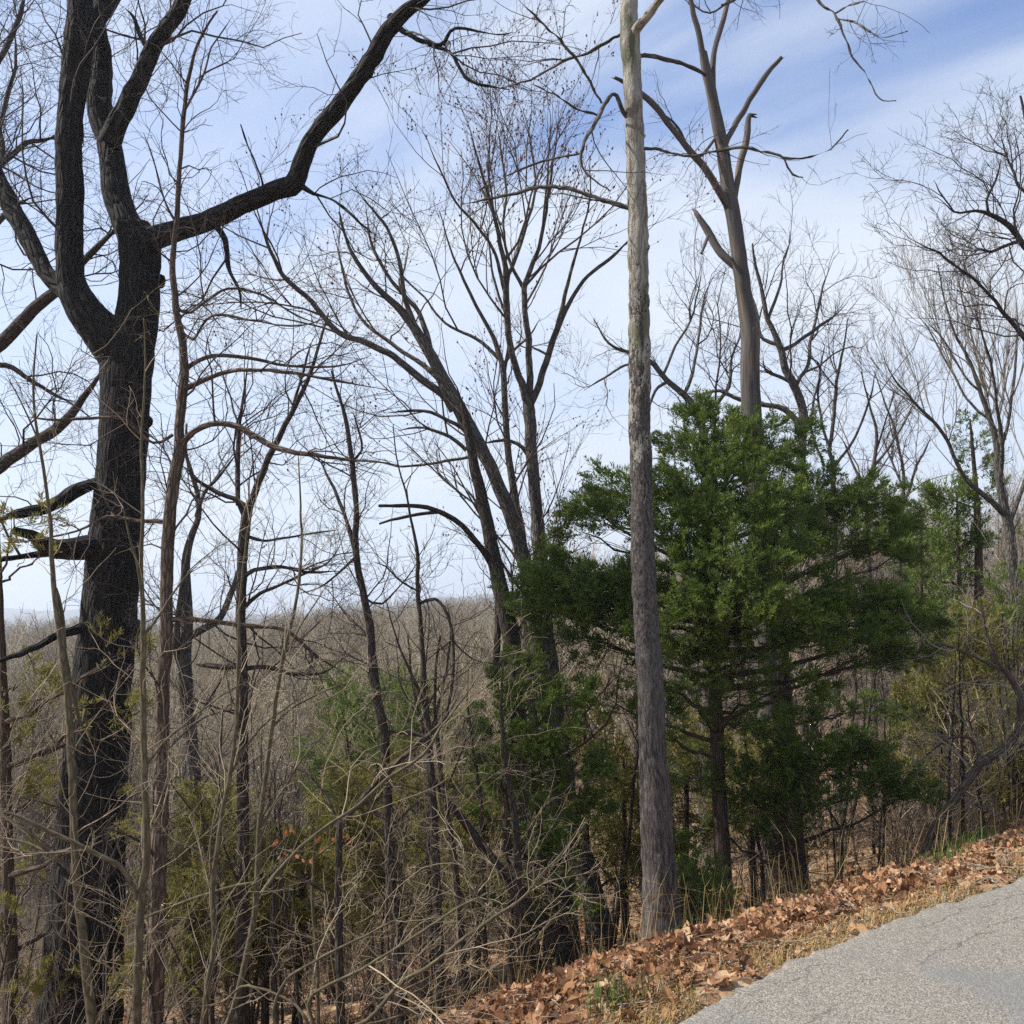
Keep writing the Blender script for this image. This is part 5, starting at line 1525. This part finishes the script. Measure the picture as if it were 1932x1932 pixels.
# thinner litter farther down the slope and under the trees
n2 = 9000
fy = np.sqrt(lr_.uniform(5.5 ** 2, 24 ** 2, n2))
fx = lr_.uniform(-0.6, 0.62, n2) * fy
okf = sn(fx, fy)[1] > 1.6
fx, fy = fx[okf], fy[okf]
fz = ground(fx, fy) + np.abs(lr_.normal(0, 0.02, len(fx))) + 0.01
AX, AY, AZ = np.concatenate([lx[rest], fx]), np.concatenate([ly[rest], fy]), np.concatenate([lz[rest], fz])
AS = np.concatenate([lsz[rest], lr_.uniform(0.07, 0.15, len(fx))])
lo = link('leaf_litter', leaf_mass(AX, AY, AZ, AS, lr_, 0.7), M_LEAF)
tag(lo, 'drift of brown fallen leaves along the roadside and under the trees', 'leaves', kind='stuff')


def blades(name, label, cat, bx, by, bz, h, lean, width, mat, rng):
    n = len(bx)
    a = rng.uniform(0, 2 * PI, n)
    d = np.stack([np.cos(a), np.sin(a), 0 * a], -1)
    sdir = np.stack([-np.sin(a), np.cos(a), 0 * a], -1) * width
    b = np.stack([bx, by, bz], -1)
    up = np.array([0, 0, 1.0])
    m = b + up * (h * 0.62)[:, None] + d * (h * lean * 0.35)[:, None]
    t = b + up * (h * (1 - 0.45 * np.minimum(lean, 1.6)))[:, None] + d * (h * lean)[:, None]
    V = np.stack([b - sdir, b + sdir, m + sdir * 0.7, m - sdir * 0.7, t], 1).reshape(-1, 3)
    k = np.arange(n)[:, None] * 5
    Q = k + np.array([[0, 1, 2, 3]])
    T = k + np.array([[3, 2, 4]])
    o = link(name, make_mesh(name, V, Q, T, None, False), mat)
    tag(o, label, cat, kind='stuff')
    return o


gr = np.random.default_rng(5)
n_g = 20000
gs = gr.uniform(-1.5, 9, n_g)
gn = np.abs(gr.normal(0, 0.27, n_g)) - 0.02
bx, by = xy(gs, gn + edge_n(gs))
keep = (vnoise(np.stack([bx * 2.2, by * 2.2, bx * 0 + 2], -1)) > -0.55) & (by > 3)
bx, by = bx[keep], by[keep]
blades('dry_grass', 'matted straw-coloured grass along the road edge', 'grass', bx, by, ground(bx, by) - 0.005, gr.uniform(0.025, 0.085, len(bx)), gr.uniform(0.4, 1.7, len(bx)), 0.0018, M_STRAW, gr)
tufts = [(1165, 1915, 4.5), (1390, 1745, 7.6), (1500, 1745, 7.0), (1415, 1760, 7.3), (1845, 1590, 8.5), (1835, 1600, 8.2), (1780, 1640, 7.0), (1300, 1775, 7.0), (1860, 1580, 8.9)]
tx, ty, th_ = [], [], []
for (px, py, dd_) in tufts:
    c = P(px, py, dd_)
    n = 70
    tx.append(c[0] + gr.normal(0, 0.09, n))
    ty.append(c[1] + gr.normal(0, 0.09, n))
    th_.append(gr.uniform(0.08, 0.24, n))
tx, ty, th_ = map(np.concatenate, (tx, ty, th_))
n_x = 900
gs = gr.uniform(-1, 9, n_x)
ex, ey = xy(gs, gr.uniform(0.05, 1.3, n_x) + edge_n(gs))
kp = vnoise(np.stack([ex * 2.6, ey * 2.6, ex * 0 + 9], -1)) > 0.35
tx, ty, th_ = np.concatenate([tx, ex[kp]]), np.concatenate([ty, ey[kp]]), np.concatenate([th_, gr.uniform(0.03, 0.08, kp.sum())])
blades('green_grass', 'fresh green grass tufts in the leaves', 'grass', tx, ty, ground(tx, ty), th_, gr.uniform(0.1, 0.8, len(tx)), 0.0024, M_GRASS, gr)
# tall dry stalks arching out of the bank
n_s = 900
sy = gr.uniform(6.5, 11, n_s)
sx = gr.uniform(-0.1, 0.5, n_s) * sy
kp = (sn(sx, sy)[1] > 1.25) & (sn(sx, sy)[1] < 4)
blades('dry_stalks', 'tall dry weed stalks leaning out of the roadside bank', 'weeds', sx[kp], sy[kp], ground(sx[kp], sy[kp]), gr.uniform(0.15, 0.75, kp.sum()), gr.uniform(0.1, 1.0, kp.sum()), 0.0018, M_STRAW, gr)
# roadside gravel
n_p = 1500
gs = gr.uniform(-1.2, 7, n_p)
px_, py_ = xy(gs, gr.normal(0.03, 0.10, n_p) + edge_n(gs))
octa = np.array([[1, 0, 0], [-1, 0, 0], [0, 1, 0], [0, -1, 0], [0, 0, 0.7], [0, 0, -0.7]])
V = octa[None] * gr.uniform(0.003, 0.010, (n_p, 1, 1)) * gr.uniform(0.7, 1.3, (n_p, 6, 3)) + np.stack([px_, py_, np.maximum(ground(px_, py_), road_z(gs) - 0.02) + 0.004], -1)[:, None, :]
fc = np.array([[0, 2, 4], [2, 1, 4], [1, 3, 4], [3, 0, 4], [2, 0, 5], [1, 2, 5], [3, 1, 5], [0, 3, 5]])
tag(link('gravel', make_mesh('gravel', V.reshape(-1, 3), None, (np.arange(n_p)[:, None, None] * 6 + fc[None]).reshape(-1, 3), None, False), M_STONE), 'loose pale gravel at the asphalt edge', 'gravel', kind='stuff')

# fallen twigs among the leaves
n_t = 700
ts_, tn_ = gr.uniform(-2.5, 9, n_t), np.abs(gr.normal(0, 1.4, n_t)) + 0.2
fx_, fy_ = xy(ts_, tn_ + edge_n(ts_))
ta = gr.uniform(0, 2 * PI, n_t)
tl = gr.uniform(0.06, 0.4, n_t)
tt_ = np.linspace(-0.5, 0.5, 5)
tp = np.stack([fx_[:, None] + np.cos(ta)[:, None] * tl[:, None] * tt_, fy_[:, None] + np.sin(ta)[:, None] * tl[:, None] * tt_, np.zeros((n_t, 5))], -1)
tp += gr.normal(0, 0.006, tp.shape)
tp[..., 2] = ground(tp[..., 0], tp[..., 1]) + 0.035 + gr.normal(0, 0.01, (n_t, 5))
V, Q = tubes(tp, np.linspace(0.0035, 0.0015, 5)[None].repeat(n_t, 0), 4)
tag(link('fallen_twigs', make_mesh('fallen_twigs', V, Q), M_TWIGG), 'small fallen twigs lying in the roadside leaves', 'twigs', kind='stuff')

# a young oak still holding orange leaves
hold = tree('sapling', 'thin sapling still holding a few orange leaves', 'sapling', 7.6,
            [(600, 1925, 8), (598, 1800, 7), (590, 1700, 6), (592, 1620, 5), (600, 1560, 3), (606, 1520, 2)],
            [[(592, 1640, 4), (560, 1610, 3), (520, 1600, 2)], [(592, 1620, 4), (630, 1590, 3), (665, 1575, 2)], [(598, 1570, 3), (570, 1540, 2), (540, 1530, 1.5)]],
            tw(10, 26, 40, (0.15, 0.4), 0.5, 0.5, 0.2, 0.0), bark=M_SAP, twig=M_TWIGP, sides=8, step=14)
M_ORANGE = plain_mat('orange_leaf', (0.38, 0.14, 0.05), 0.4, 20, trans=0.3)
om = make_mesh('leaf', *[shapes[8][0], None, shapes[8][1]], None, False)
om.materials.append(M_ORANGE)
hl = hold.location
for px, py in [(655, 1578), (640, 1590), (662, 1585), (628, 1583), (600, 1585), (592, 1610), (605, 1605), (588, 1625), (540, 1612), (532, 1600), (528, 1618), (560, 1615), (572, 1622), (548, 1565), (556, 1570), (540, 1572), (520, 1590), (640, 1575)]:
    c = P(px, py, 7.6 + RNG.uniform(-0.15, 0.15))
    o = link('leaf', om, None, hold, Vector(c) - hl)
    o.rotation_euler = (RNG.normal(1.2, 0.5), RNG.normal(0, 0.6), RNG.uniform(0, 6.28))
    o.scale = (RNG.uniform(0.045, 0.07),) * 3

# ------------------------------------------------------------------ the air
hv = np.array([[x, y, z] for x in (-2800, 2800) for y in (-60, 3100) for z in (-140, 70)], float)
hq = np.array([[0, 1, 3, 2], [4, 6, 7, 5], [0, 4, 5, 1], [2, 3, 7, 6], [0, 2, 6, 4], [1, 5, 7, 3]])
haze_m, HN = material('thin_haze')
HN.n('ShaderNodeOutputMaterial', {'Volume': HN.n('ShaderNodeVolumePrincipled', {'Color': (0.80, 0.88, 1.0, 1), 'Density': 0.0006, 'Anisotropy': 0.3}).outputs[0]})
haze = link('haze', make_mesh('haze', hv, hq, None, None, False), haze_m)
tag(haze, 'thin bluish haze in the air over the valley', 'haze', kind='stuff')
